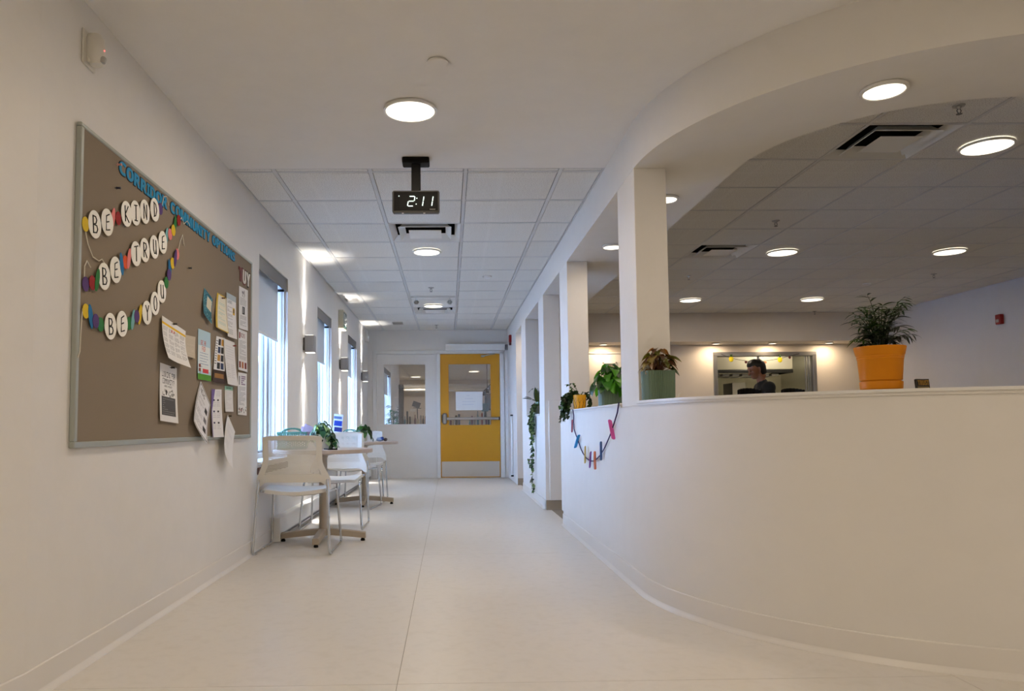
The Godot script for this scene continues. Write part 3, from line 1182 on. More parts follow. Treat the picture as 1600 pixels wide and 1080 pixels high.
	# hanging clothes rack at the far right of the door glass and a teal box
	st = begin()
	box(st, Vector3.ZERO, Vector3(0.22, 0.34, 0.12), 0.03)
	var bag := obj("dark_bag", st, M.black)
	bag.position = V(0.85, 1.36, 15.3)
	tag(bag, "black bag hanging by the right edge of the door's glass", "bag")
	st = begin()
	box(st, Vector3.ZERO, Vector3(0.14, 0.16, 0.1), 0.01)
	var tb := obj("teal_box", st, mat(Color(0.10, 0.42, 0.45), 0.5))
	tb.position = V(0.72, 1.24, 14.9)
	tag(tb, "teal box on the shop rack beside the paper notice", "box")
	st = begin()
	tube(st, [V(0.72, 0.0, 14.9), V(0.72, 1.16, 14.9)], 0.03, 10)
	tag(obj("display_stand", st, M.grey_metal), "short stand under the teal box in the shop", "stand")
	st = begin()
	tube(st, [V(0.85, 1.52, 15.3), V(0.85, 1.70, 15.3)], 0.006, 6)
	tag(obj("hanging_strap", st, M.black), "strap holding the black bag in the shop", "strap")
	# propped dark laptop and a small sign on the shelf unit
	var lp := thing("laptop", "open dark laptop propped on the shop shelf unit", "laptop", V(-0.62, 1.24, 14.2))
	st = begin()
	box(st, Vector3(0, 0.05, 0), Vector3(0.15, 0.11, 0.010), 0.004, Basis(Vector3.FORWARD, 0.35) * Basis(Vector3.RIGHT, -0.25))
	obj("screen_lid", st, M.grey_metal, lp)
	st = begin()
	tube(st, [Vector3(0.02, -0.377, -0.10), Vector3(0.02, -0.02, 0.0)], 0.010, 8)
	obj("stand", st, M.grey_metal, lp)
	st = begin()
	box(st, Vector3(0.02, -0.02, 0.06), Vector3(0.15, 0.012, 0.12), 0.004, Basis(Vector3.FORWARD, 0.1))
	obj("keyboard_base", st, M.grey_metal, lp)
	st = begin()
	box(st, Vector3.ZERO, Vector3(0.10, 0.05, 0.004), 0.001)
	tube(st, [Vector3(0, -0.318, -0.004), Vector3(0, 0, -0.004)], 0.004, 6)
	var sg := obj("shelf_sign", st, M.paper)
	sg.position = V(-0.68, 1.18, 14.06)
	tag(sg, "little white sign on the shop shelf unit", "sign")
	# plant by the shop window
	var pl := thing("potted_plant", "tall leafy plant by the shop window behind the side glass", "plant", V(-1.17, 0.0, 16.0))
	st = begin()
	lathe(st, [[0.0, 0.0], [0.10, 0.0], [0.13, 0.3], [0.12, 0.3], [0.0, 0.28]], 20)
	obj("pot", st, M.plastic, pl)
	st = begin()
	for k in 7:
		var a := TAU * k / 7
		tube(st, [Vector3(0, 0.28, 0), Vector3(cos(a) * 0.04, 0.7, sin(a) * 0.04), Vector3(cos(a) * 0.1, 1.2, sin(a) * 0.1)], 0.006, 5)
	obj("stems", st, mat(Color(0.16, 0.3, 0.12), 0.6), pl)
	var lm := leaf_mesh(0.13, 0.09, 0.25, 0.3)
	var greens := [leaf_mat(Color(0.05, 0.24, 0.14)), leaf_mat(Color(0.07, 0.30, 0.16)), leaf_mat(Color(0.03, 0.16, 0.10))]
	for k in 110:
		var o := inst("leaf", lm, greens[k % 3], pl)
		var a := rng.randf() * TAU
		var y := rng.randf_range(0.6, 1.32)
		o.transform = leaf_at(Vector3(cos(a), rng.randf_range(-0.4, 0.5), sin(a)), Vector3(cos(a) * rng.randf_range(0.02, 0.11), y, sin(a) * rng.randf_range(0.02, 0.14)), rng.randf_range(0.7, 1.2))


# ------------------------------------------------------------------ leaves

func leaf_mat(col: Color) -> StandardMaterial3D:
	var m := mat(col, 0.38)
	m.backlight_enabled = true
	m.backlight = Color(col.r * 1.2, col.g * 1.2, col.b * 0.6)
	return m


# a leaf along -z from its stalk at the origin, folded at the rib and drooping; shape: «heart» pulls the widest point to the base
func leaf_mesh(length: float, width: float, fold: float, droop: float, heart := 0.4, stalk := 0.25) -> Mesh:
	var st := begin()
	st.set_smooth_group(1)
	var n := 6
	var ribs := []
	var sides := []
	for k in n + 1:
		var t := float(k) / n
		var w := width * 0.5 * pow(sin(PI * pow(clampf(t, 0.0, 1.0), heart + 0.25)), 0.8) if k > 0 and k < n else 0.0
		var y := -droop * length * t * t
		ribs.append(Vector3(0, y, -length * (t * (1.0 - droop * 0.3))))
		var back := width * 0.22 * (1.0 - t) if k == 1 else 0.0
		sides.append([ribs[k] + Vector3(-w, w * fold, back), ribs[k] + Vector3(w, w * fold, back)])
	for k in n:
		for s in 2:
			var a: Vector3 = ribs[k]
			var b: Vector3 = ribs[k + 1]
			var c: Vector3 = sides[k + 1][s]
			var d: Vector3 = sides[k][s]
			if s == 0:
				if k < n - 1:
					tri(st, a, c, b)
				if k > 0:
					tri(st, a, d, c)
			else:
				if k < n - 1:
					tri(st, a, b, c)
				if k > 0:
					tri(st, a, c, d)
	if stalk > 0.0:
		var r := length * 0.018
		var q := length * stalk
		quad(st, Vector3(-r, 0, 0), Vector3(r, 0, 0), Vector3(r, -q * 0.3, q), Vector3(-r, -q * 0.3, q))
	st.generate_normals()
	return st.commit()


func leaf_at(dir: Vector3, at: Vector3, size := 1.0, roll := 0.0) -> Transform3D:
	var z := -dir.normalized()
	var x := Vector3.UP.cross(z)
	if x.length() < 0.01:
		x = Vector3.RIGHT
	x = x.normalized()
	var y := z.cross(x)
	var b := Basis(x, y, z) * Basis(Vector3.BACK, roll)
	return Transform3D(b.scaled(Vector3.ONE * size) if false else Basis(b.x * size, b.y * size, b.z * size), at)


# a stalk from the soil to each leaf
func leafy(parent: Node3D, count: int, meshes: Array, mats: Array, soil_y: float, spread: float, low: float, high: float, squash: float, stem_mat: Material, size0 := 0.8, size1 := 1.25, fall := 0.25) -> void:
	for k in count:
		var a := TAU * k * 0.382 + rng.randf_range(-0.3, 0.3)
		var rr := spread * sqrt((k + 0.6) / count)
		var top := Vector3(cos(a) * rr, lerpf(high, low, pow(float(k) / count, 1.1)) + rng.randf_range(-0.01, 0.01), sin(a) * rr * squash)
		var root := Vector3(cos(a) * spread * 0.12, soil_y, sin(a) * spread * 0.12)
		var st := begin()
		tube(st, [root, root.lerp(top, 0.55) + Vector3(0, (top.y - soil_y) * 0.15, 0), top], [0.0022, 0.0018, 0.0012], 5)
		var sm := obj("stalk", st, stem_mat, parent)
		sm.name = "stalk"
		var o := inst("leaf", meshes[k % meshes.size()], mats[rng.randi() % mats.size()], parent)
		o.transform = leaf_at(Vector3(cos(a), -fall - rng.randf() * 0.5, sin(a)), top, rng.randf_range(size0, size1), rng.randf_range(-0.5, 0.5))


# a trailing vine: a stem along pts with leaves on either side
func vine(parent: Node3D, pts: Array, mesh: Mesh, mats: Array, step: float, size: float, stem_mat: Material) -> void:
	var st := begin()
	tube(st, pts, 0.0018, 5)
	obj("vine_stem", st, stem_mat, parent)
	var c := Curve3D.new()
	for p in pts:
		c.add_point(p)
	var l := c.get_baked_length()
	var s := step * 0.5
	while s < l:
		var p := c.sample_baked(s)
		var o := inst("leaf", mesh, mats[rng.randi() % mats.size()], parent)
		var dir := Vector3(rng.randf_range(-1, 0.3), rng.randf_range(-1.0, 0.2), rng.randf_range(-1, 1))
		o.transform = leaf_at(dir, p, size * rng.randf_range(0.7, 1.25), rng.randf_range(-0.8, 0.8))
		s += step * rng.randf_range(0.6, 1.4)


# ------------------------------------------------------------------ things on the half wall

func rounded_square(h: float, r: float, a: float) -> float:
	# distance from the centre to a rounded square of half side h along angle a
	var d := Vector2(cos(a), sin(a))
	var t := h / maxf(absf(d.x), absf(d.y))
	for i in 12:
		var p := d * t
		var q := Vector2(absf(p.x), absf(p.y)) - Vector2(h - r, h - r)
		var dist := Vector2(maxf(q.x, 0), maxf(q.y, 0)).length() + minf(maxf(q.x, q.y), 0.0) - r
		t -= dist * 0.8
	return t


func ribbed_planter(called: String, label: String, at: Vector3, turn: float, h: float, height: float, col: Color) -> Node3D:
	var t := thing(called, label, "plant", at, turn)
	var st := begin()
	var n := 384
	var rings := []
	for lv in [[0.0, 0.965], [height * 0.5, 0.985], [height, 1.0]]:
		var ring := []
		for i in n:
			var a := TAU * i / n
			var base := rounded_square(h, h * 0.30, a)
			var rib := 0.0042 * absf(sin(a * 24.0))
			var r: float = (base - 0.0042 + rib) * lv[1]
			ring.append(Vector3(cos(a) * r, lv[0], sin(a) * r))
		rings.append(ring)
	st.set_smooth_group(1)
	for k in 2:
		for i in n:
			var j := (i + 1) % n
			quad(st, rings[k][i], rings[k][j], rings[k + 1][j], rings[k + 1][i])
	st.set_smooth_group(-1)
	for i in n:
		var j := (i + 1) % n
		tri(st, rings[0][i], Vector3(0, 0, 0), rings[0][j])
		var a: Vector3 = rings[2][i]
		var b: Vector3 = rings[2][j]
		var ai := Vector3(a.x * 0.92, a.y, a.z * 0.92)
		var bi := Vector3(b.x * 0.92, b.y, b.z * 0.92)
		quad(st, a, b, bi, ai)
		quad(st, ai, bi, bi - Vector3(0, 0.02, 0), ai - Vector3(0, 0.02, 0))
	obj("ribbed_pot", st, mat(col, 0.5), t)
	st = begin()
	lathe(st, [[h * 0.92, height - 0.016], [h * 0.5, height - 0.010], [0.0, height - 0.008]], 24)
	obj("soil", st, M.soil, t)
	return t


func build_ledge_things() -> void:
	var top := 1.006
	# --- reddish plant in a green ribbed pot on the curve
	var t := ribbed_planter("syngonium_plant", "reddish broad-leaved plant in a green ribbed pot before the nearest post", V(1.086, top, 3.842), 0.03, 0.074, 0.152, Color(0.37, 0.455, 0.375))
	var red := [leaf_mat(Color(0.42, 0.30, 0.16)), leaf_mat(Color(0.32, 0.33, 0.13)), leaf_mat(Color(0.17, 0.24, 0.08)), leaf_mat(Color(0.50, 0.34, 0.22)), leaf_mat(Color(0.30, 0.20, 0.13)), leaf_mat(Color(0.48, 0.42, 0.24))]
	var lm := [leaf_mesh(0.085, 0.062, 0.25, 0.35, 0.25), leaf_mesh(0.075, 0.05, 0.3, 0.45, 0.25)]
	leafy(t, 44, lm, red, 0.14, 0.07, 0.165, 0.265, 0.6, leaf_mat(Color(0.35, 0.2, 0.12)), 0.5, 0.9, 0.0)
	# one long shoot to the right
	var st := begin()
	tube(st, [Vector3(0.02, 0.145, 0), Vector3(0.05, 0.215, 0.01), Vector3(0.075, 0.222, 0.015)], [0.0024, 0.002, 0.0014], 5)
	obj("stalk", st, red[3], t)
	for q in [[Vector3(0.066, 0.22, 0.012), Vector3(1, -0.05, 0.1), 0.75], [Vector3(0.05, 0.22, 0.01), Vector3(0.9, 0.4, 0.3), 0.6]]:
		var o := inst("leaf", lm[0], red[1], t)
		o.transform = leaf_at(q[1], q[0], q[2], 0.2)

	# small white hook-shaped figurine
	t = thing("white_hook", "tiny white curved hook lying on the cap by the green pot", "hook", V(1.142, top, 3.70))
	st = begin()
	tube(st, [Vector3(-0.022, 0.004, 0), Vector3(-0.004, 0.006, 0), Vector3(0.006, 0.014, 0), Vector3(0.008, 0.026, 0), Vector3(0.016, 0.032, 0)], [0.003, 0.005, 0.005, 0.004, 0.003], 8)
	obj("hook", st, M.plastic, t)

	# --- green pothos in the second ribbed pot
	t = ribbed_planter("pothos_plant", "bright green leafy plant in a ribbed pot between the nearest posts", V(1.092, top, 4.98), -0.02, 0.082, 0.152, Color(0.37, 0.455, 0.375))
	var gr := [leaf_mat(Color(0.17, 0.40, 0.05)), leaf_mat(Color(0.10, 0.28, 0.04)), leaf_mat(Color(0.26, 0.50, 0.09)), leaf_mat(Color(0.07, 0.20, 0.03))]
	var pm := [leaf_mesh(0.085, 0.07, 0.2, 0.35, 0.2), leaf_mesh(0.07, 0.056, 0.25, 0.5, 0.2)]
	leafy(t, 60, pm, gr, 0.138, 0.12, 0.12, 0.275, 0.9, leaf_mat(Color(0.2, 0.4, 0.08)), 0.65, 1.15, 0.25)
	for k in 10:
		var o := inst("leaf", pm[k % 2], gr[2 if k % 2 else 0], t)
		var x := rng.randf_range(-0.02, 0.1)
		o.transform = leaf_at(Vector3(rng.randf_range(-0.3, 0.3), -1.0, 0.25), Vector3(x, rng.randf_range(0.09, 0.16), 0.093 + rng.randf() * 0.012), 0.8, rng.randf_range(-0.3, 0.3))
	for q in [[Vector3(-0.10, 0.14, 0.0), Vector3(-0.9, -0.7, 0.1)], [Vector3(-0.12, 0.125, 0.04), Vector3(-0.7, -1, 0.2)]]:
		var o := inst("leaf", pm[0], gr[3], t)
		o.transform = leaf_at(q[1], q[0], 0.8, 0.2)

	# --- yellow pot with branch drawing and trailing plant
	t = thing("yellow_pot_plant", "trailing small-leaved plant in a yellow pot with drawn branches", "plant", V(1.062, top, 6.03))
	st = begin()
	lathe(st, [[0.0, 0.0], [0.046, 0.0], [0.051, 0.06], [0.053, 0.118], [0.047, 0.118], [0.045, 0.105], [0.0, 0.105]], 32)
	obj("pot", st, mat(Color(0.86, 0.62, 0.05), 0.45), t)
	st = begin()
	for k in 5:
		var a := 0.6 + k * 0.62
		var p := []
		for j in 5:
			var aa := a + sin(j * 1.7 + k) * 0.12
			var rr := 0.0475 + 0.006 * j / 5.0 + 0.001
			p.append(Vector3(cos(aa) * rr, 0.006 + j * 0.022, sin(aa) * rr))
		tube(st, p, [0.0022, 0.0018, 0.0015, 0.0012, 0.0008], 5)
		for s in [-1.0, 1.0]:
			var a2: float = a + s * 0.28
			tube(st, [p[2], Vector3(cos(a2) * 0.0515, 0.075, sin(a2) * 0.0515)], [0.0012, 0.0007], 4)
	obj("drawn_branches", st, mat(Color(0.25, 0.14, 0.03), 0.6), t)
	var iv := [leaf_mat(Color(0.06, 0.17, 0.05)), leaf_mat(Color(0.10, 0.25, 0.06)), leaf_mat(Color(0.03, 0.10, 0.04))]
	var ivm := leaf_mesh(0.03, 0.026, 0.2, 0.3, 0.25)
	var stem := leaf_mat(Color(0.14, 0.20, 0.07))
	for k in 16:
		var dd := rng.randf_range(-0.11, 0.10)
		var x := rng.randf_range(-0.13, -0.04)
		var e := rng.randf_range(-0.06, 0.06) if k < 11 else rng.randf_range(-0.13, -0.04)
		vine(t, [Vector3(0, 0.106, 0), Vector3(x * 0.5, 0.13 + rng.randf() * 0.03, -dd * 0.5 - 0.05), Vector3(x, 0.06 + rng.randf() * 0.06, -0.07 - dd * 0.6), Vector3(minf(x, -0.075) - 0.02, e, -0.10 - dd * 0.6)], ivm, iv, 0.012, 1.0, stem)
	for k in 4:
		var x := rng.randf_range(0.045, 0.075)
		vine(t, [Vector3(0.02, 0.106, 0), Vector3(x, 0.125, 0.01), Vector3(x + 0.02, 0.06 + rng.randf() * 0.05, 0.02), Vector3(x + 0.01, 0.012, 0.03)], ivm, iv, 0.015, 1.0, stem)
	for q in [[-0.09, 0.205], [-0.045, 0.215]]:
		vine(t, [Vector3(0, 0.106, 0), Vector3(q[0] * 0.4, 0.15, 0.0), Vector3(q[0], q[1], 0.0), Vector3(q[0] - 0.03, q[1] - 0.005, 0)], ivm, [iv[1], stem], 0.022, 0.8, stem)
	vine(t, [Vector3(0, 0.106, 0), Vector3(0.03, 0.14, 0), Vector3(0.07, 0.135, 0.0), Vector3(0.10, 0.15, 0.0)], ivm, iv, 0.02, 0.9, stem)

	# --- snake plant and ivy farther on
	t = thing("snake_plant", "upright snake plant in a green glass pot on the far cap", "plant", V(1.095, top, 8.86))
	st = begin()
	lathe(st, [[0.0, 0.0], [0.062, 0.0], [0.07, 0.03], [0.074, 0.15], [0.068, 0.15], [0.062, 0.12], [0.0, 0.12]], 28)
	obj("pot", st, mat(Color(0.30, 0.38, 0.20), 0.25), t)
	var sn := [leaf_mat(Color(0.10, 0.16, 0.05)), leaf_mat(Color(0.20, 0.26, 0.08)), leaf_mat(Color(0.06, 0.10, 0.04))]
	var sm := leaf_mesh(0.26, 0.065, 0.5, 0.12, 0.7, 0.0)
	for k in 11:
		var a := k * 2.4
		var o := inst("leaf", sm, sn[k % 3], t)
		o.transform = leaf_at(Vector3(cos(a) * 0.3, 1.0, sin(a) * 0.3), Vector3(cos(a) * 0.03, 0.11, sin(a) * 0.03), rng.randf_range(0.65, 1.1), a)
	for q in [[Vector3(-1.0, 0.25, 0.25), 0.5], [Vector3(-1.0, 0.42, 0.45), 0.45]]:
		st = begin()
		var d: Vector3 = q[0].normalized()
		tube(st, [Vector3(-0.02, 0.13, 0), Vector3(-0.05, 0.16, 0.02), Vector3(-0.05, 0.16, 0.02) + d * 0.06], 0.003, 5)
		obj("stalk", st, sn[1], t)
		var o := inst("leaf", sm, sn[0], t)
		o.transform = leaf_at(d, Vector3(-0.05, 0.16, 0.02) + d * 0.06, q[1], 0.4)
	vine(t, [Vector3(0, 0.13, 0), Vector3(-0.04, 0.3, 0.02), Vector3(-0.10, 0.31, 0.03), Vector3(-0.15, 0.26, 0.04)], leaf_mesh(0.02, 0.01, 0.2, 0.2), sn, 0.03, 1.0, sn[1])
	t = thing("trailing_ivy", "long variegated ivy trailing down the short half wall", "plant", V(1.04, top, 8.72))
	st = begin()
	lathe(st, [[0.0, 0.0], [0.045, 0.0], [0.055, 0.10], [0.05, 0.10], [0.0, 0.09]], 22)
	obj("pot", st, mat(Color(0.52, 0.58, 0.55), 0.3), t)
	var vi := [leaf_mat(Color(0.10, 0.22, 0.08)), leaf_mat(Color(0.22, 0.34, 0.18)), leaf_mat(Color(0.05, 0.13, 0.05)), leaf_mat(Color(0.45, 0.52, 0.42))]
	var vm := leaf_mesh(0.042, 0.036, 0.2, 0.3, 0.25)
	var xo := -0.065
	for k in 14:
		var z := rng.randf_range(-0.20, 0.22)
		vine(t, [Vector3(0, 0.095, 0), Vector3(-0.03, 0.12, z * 0.4), Vector3(xo, 0.02, z), Vector3(xo - 0.01, -0.12, z * 0.9), Vector3(xo, rng.randf_range(-0.34, -0.16), z * 0.8)], vm, vi, 0.022, 1.0, vi[0])
	vine(t, [Vector3(0, 0.095, 0), Vector3(xo, 0.02, 0.06), Vector3(xo - 0.01, -0.25, 0.08), Vector3(xo - 0.01, -0.42, 0.10), Vector3(xo, -0.55, 0.0), Vector3(xo, -0.62, -0.12), Vector3(xo, -0.58, -0.34), Vector3(xo, -0.53, -0.42)], vm, vi, 0.02, 1.0, vi[0])
	vine(t, [Vector3(0, 0.095, 0), Vector3(xo, 0.02, 0.02), Vector3(xo - 0.01, -0.3, 0.06), Vector3(xo - 0.01, -0.6, 0.02), Vector3(xo, -0.78, -0.05), Vector3(xo, -0.88, 0.06), Vector3(xo, -0.92, 0.0)], vm, vi, 0.024, 1.0, vi[0])

	# --- orange pot with a parlour palm
	t = thing("parlour_palm", "feathery parlour palm in an orange plastic pot on the curved cap", "plant", V(1.652, top, 2.815))
	st = begin()
	lathe(st, [[0.0, 0.0], [0.068, 0.0], [0.0725, 0.005], [0.0745, 0.030], [0.0735, 0.032], [0.066, 0.031]], 48)
	obj("saucer", st, mat(Color(0.80, 0.495, 0.0), 0.45, 0.0, 0.35), t)
	st = begin()
	lathe(st, [[0.066, 0.030], [0.0685, 0.036], [0.0725, 0.037], [0.0785, 0.116], [0.0800, 0.118], [0.0800, 0.121], [0.0792, 0.1225], [0.0815, 0.125], [0.0815, 0.128], [0.0808, 0.1295], [0.0845, 0.136], [0.0895, 0.160], [0.0900, 0.165], [0.0870, 0.166], [0.082, 0.150], [0.0, 0.148]], 56)
	obj("pot", st, mat(Color(0.80, 0.495, 0.0), 0.45, 0.0, 0.35), t)
	st = begin()
	lathe(st, [[0.081, 0.150], [0.05, 0.153], [0.0, 0.154]], 24)
	obj("soil", st, M.soil, t)
	var pg := [leaf_mat(Color(0.05, 0.13, 0.03)), leaf_mat(Color(0.08, 0.18, 0.04)), leaf_mat(Color(0.03, 0.08, 0.025)), leaf_mat(Color(0.15, 0.24, 0.06))]
	var leaflet := leaf_mesh(0.050, 0.0085, 0.3, 0.35, 0.6, 0.0)
	for k in 42:
		var a := TAU * k * 0.382
		var reach := rng.randf_range(0.045, 0.115)
		var hi := rng.randf_range(0.20, 0.36) if k > 3 else rng.randf_range(0.33, 0.385)
		var root := Vector3(cos(a) * 0.022 * rng.randf(), 0.15, sin(a) * 0.022)
		var tip := Vector3(cos(a) * reach, hi - 0.02, sin(a) * reach * 0.8)
		var mid := Vector3(cos(a) * reach * 0.45, lerpf(0.15, hi, 0.8), sin(a) * reach * 0.4)
		var pts := []
		for j in 9:
			var s := j / 8.0
			pts.append(root.lerp(mid, s).lerp(mid.lerp(tip, s), s))
		var f := Node3D.new()
		f.name = "frond"
		t.add_child(f, true)
		st = begin()
		tube(st, pts, [0.002, 0.002, 0.0018, 0.0016, 0.0014, 0.0012, 0.001, 0.0008, 0.0006], 5)
		obj("frond_stalk", st, pg[0], f)
		st = begin()
		for j in range(2, 9):
			for s in [-1.0, 1.0]:
				var tdir: Vector3 = (pts[mini(j + 1, 8)] - pts[j - 1]).normalized()
				var side: Vector3 = tdir.cross(Vector3.UP).normalized() * s
				var dir: Vector3 = side * 0.8 + tdir * 0.8 + Vector3(0, rng.randf_range(-0.5, 0.1), 0)
				st.append_from(leaflet, 0, leaf_at(dir, pts[j], rng.randf_range(0.75, 1.15), rng.randf_range(-0.4, 0.4)))
		var o := MeshInstance3D.new()
		o.name = "leaflets"
		o.mesh = st.commit()
		o.material_override = pg[rng.randi() % 4]
		o.set_meta("kind", "stuff")
		f.add_child(o)

	# --- small dark sign reading TRUST
	t = thing("word_sign", "small dark sign reading TRUST in yellow beside the orange pot", "sign", V(1.775, top, 2.76), 0.12)
	st = begin()
	box(st, Vector3(0, 0.016, 0), Vector3(0.056, 0.044, 0.010), 0.0015, Basis(Vector3.RIGHT, -0.12))
	obj("plaque", st, mat(Color(0.09, 0.06, 0.03), 0.5), t)
	var w := lettering("TRUST", 0.046, 0.020, mat(Color(0.55, 0.40, 0.06), 0.5), t, 0.001)
	w.position = Vector3(0, 0.024, 0.0065)
	w.rotation.x = -0.12
	st = begin()
	box(st, Vector3(0, 0.006, 0.0062), Vector3(0.046, 0.006, 0.001), 0.0, Basis(Vector3.RIGHT, -0.12))
	obj("lower_line", st, mat(Color(0.45, 0.38, 0.22), 0.5), t)

	# --- stick garland on the half wall
	t = thing("stick_garland", "purple cord with coloured craft sticks hung on the half wall", "garland", V(XR, 0.0, 5.1))
	st = begin()
	var cord := [[4.30, 1.008], [4.38, 0.955], [4.468, 0.895], [4.601, 0.813], [4.763, 0.735], [4.88, 0.690], [5.01, 0.656], [5.12, 0.634], [5.25, 0.627], [5.40, 0.640], [5.551, 0.673], [5.65, 0.712], [5.75, 0.763], [5.84, 0.805], [5.922, 0.85], [5.93, 0.90], [5.915, 0.955], [5.91, 1.004]]
	var cp := cord.map(func(q): return Vector3(-0.012 if q[1] < 1.0 else -0.021, q[1], 5.1 - q[0]))
	tube(st, cp, 0.0042, 6)
	obj("cord", st, mat(Color(0.14, 0.06, 0.32), 0.8), t)
	var sticks := [[4.555, 0.912, 4.458, 0.795, Color(0.84, 0.34, 0.64), 0.016, 1.25], [4.833, 0.774, 4.841, 0.651, Color(0.28, 0.42, 0.64), 0.010, 0.7], [5.043, 0.704, 5.043, 0.58, Color(0.92, 0.54, 0.40), 0.010, 0.7], [5.188, 0.697, 5.235, 0.581, Color(0.52, 0.31, 0.60), 0.009, 0.6], [5.395, 0.73, 5.417, 0.603, Color(0.84, 0.75, 0.42), 0.009, 0.5], [5.654, 0.805, 5.823, 0.704, Color(0.05, 0.60, 0.88), 0.015, 1.2], [5.938, 0.924, 5.967, 0.823, Color(0.72, 0.25, 0.38), 0.010, 0.5]]
	for q in sticks:
		st = begin()
		var p0 := Vector3(-0.021, q[1], 5.1 - q[0])
		var p1 := Vector3(-0.021, q[3], 5.1 - q[2])
		var ax := (p1 - p0).normalized()
		var sd := ax.cross(Vector3.RIGHT).normalized()
		var hwid := 0.013
		var pts := []
		for k in 7:
			var a := PI * k / 6
			pts.append(p0 + sd * cos(a) * hwid - ax * sin(a) * hwid * 0.8 + ax * 0.01)
		for k in 7:
			var a := PI * k / 6
			pts.append(p1 - sd * cos(a) * hwid + ax * sin(a) * hwid * 0.8 - ax * 0.01)
		var tiltb := Basis(ax, q[6])
		var c := (p0 + p1) / 2
		pts = pts.map(func(v): return c + tiltb * (v - c))
		var th := tiltb * Vector3(0.0022, 0, 0)
		poly(st, pts.map(func(v): return v - th), c)
		poly(st, pts.map(func(v): return v + th), c)
		for k in pts.size():
			var a: Vector3 = pts[k]
			var b: Vector3 = pts[(k + 1) % pts.size()]
			poly(st, [a - th, b - th, b + th, a + th], c)
		obj("craft_stick", st, mat(q[4], 0.6), t)


var text_font: FontVariation

# one line of raised lettering, fitted to a width and a height, centred on the node
func lettering(text: String, width: float, height: float, m: Material, parent: Node, depth := 0.002, called := "lettering") -> MeshInstance3D:
	if text_font == null:
		var f := SystemFont.new()
		f.font_names = PackedStringArray(["Droid Sans"])
		f.font_weight = 700
		text_font = FontVariation.new()
		text_font.base_font = f
		text_font.variation_embolden = 0.7
	var tm := TextMesh.new()
	tm.text = text
	tm.font = text_font
	tm.font_size = 64
	tm.pixel_size = 0.01
	tm.depth = 0.02
	tm.curve_step = 2.0
	var bb := tm.get_aabb()
	# frozen into a plain mesh of the wanted size
	var st := SurfaceTool.new()
	st.begin(Mesh.PRIMITIVE_TRIANGLES)
	var s := Vector3(width / bb.size.x, height / bb.size.y, depth / 0.02)
	for k in tm.get_surface_count():
		st.append_from(tm, k, Transform3D(Basis(Vector3(s.x, 0, 0), Vector3(0, s.y, 0), Vector3(0, 0, s.z)), -(bb.position + bb.size / 2) * s))
	return inst(called, st.commit(), m, parent)


# ------------------------------------------------------------------ notice board

const GLYPH := {
	"B": [[[-0.3, 0.5], [-0.3, -0.5]], [[-0.35, 0.48], [0.12, 0.45], [0.26, 0.27], [0.12, 0.06], [-0.3, 0.0]], [[-0.3, 0.0], [0.24, -0.05], [0.36, -0.26], [0.2, -0.46], [-0.36, -0.5]]],
	"E": [[[0.3, 0.5], [-0.18, 0.36], [-0.3, -0.5], [0.32, -0.42]], [[-0.25, -0.02], [0.2, 0.06]]],
	"K": [[[-0.3, 0.5], [-0.3, -0.5]], [[0.3, 0.5], [-0.3, -0.05], [0.36, -0.5]]],
	"I": [[[0.02, 0.5], [-0.02, -0.5]], [[-0.28, 0.47], [0.28, 0.52]], [[-0.28, -0.5], [0.28, -0.48]]],
	"N": [[[-0.32, -0.5], [-0.28, 0.5], [0.28, -0.5], [0.32, 0.5]]],
	"D": [[[-0.2, 0.5], [-0.2, -0.5]], [[-0.32, 0.5], [0.15, 0.4], [0.36, 0.0], [0.1, -0.4], [-0.32, -0.5]]],
	"T": [[[0.0, 0.5], [-0.02, -0.5]], [[-0.38, 0.42], [0.38, 0.54]]],
	"R": [[[-0.3, 0.5], [-0.3, -0.5]], [[-0.35, 0.48], [0.15, 0.45], [0.28, 0.22], [0.1, 0.0], [-0.3, -0.05]], [[-0.1, -0.05], [0.34, -0.5]]],
	"U": [[[-0.28, 0.5], [-0.28, -0.2], [-0.1, -0.46], [0.14, -0.44], [0.28, -0.15]], [[0.26, 0.5], [0.32, -0.5]]],
	"Y": [[[-0.34, 0.5], [0.0, 0.02]], [[0.34, 0.5], [0.0, 0.02], [-0.04, -0.55]]],
	"O": [[[0.0, 0.52], [-0.26, 0.36], [-0.34, 0.0], [-0.24, -0.38], [0.02, -0.52], [0.26, -0.36], [0.34, 0.02], [0.24, 0.38], [0.0, 0.52]]],
}
const XB := -1.3595     # felt of the board


# a point on the board's face: distance, height, and how far it stands off
func on_board(d: float, y: float, off := 0.0) -> Vector3:
	return V(XB + off, y, d)


func paper_disc(st: SurfaceTool, c: Vector3, rd: float, ry: float, tilt := 0.0, n := 24) -> void:
	var pts := []
	for k in n:
		var a := TAU * k / n
		var p := Vector2(cos(a) * rd, sin(a) * ry).rotated(tilt)
		pts.append(c + Vector3(0, p.y, -p.x))
	var th := Vector3(0.0007, 0, 0)
	poly(st, pts.map(func(v): return v + th), c - Vector3(1, 0, 0))
	poly(st, pts.map(func(v): return v - th), c + Vector3(1, 0, 0))
	for k in n:
		var a: Vector3 = pts[k]
		var b: Vector3 = pts[(k + 1) % n]
		poly(st, [a - th, b - th, b + th, a + th], c)


func push_pin(at: Vector3, col: Color, label: String) -> void:
	var t := thing("push_pin", label, "push pin", at, 0.0, "push pins on the board")
	var st := begin()
	lathe(st, [[0.0, 0.0], [0.0016, 0.0], [0.0016, 0.006], [0.006, 0.007], [0.004, 0.010], [0.004, 0.020], [0.006, 0.023], [0.0, 0.025]], 12, Vector3.ZERO, Basis(Vector3.BACK, -PI / 2))
	obj("pin_head", st, mat(col, 0.35), t)


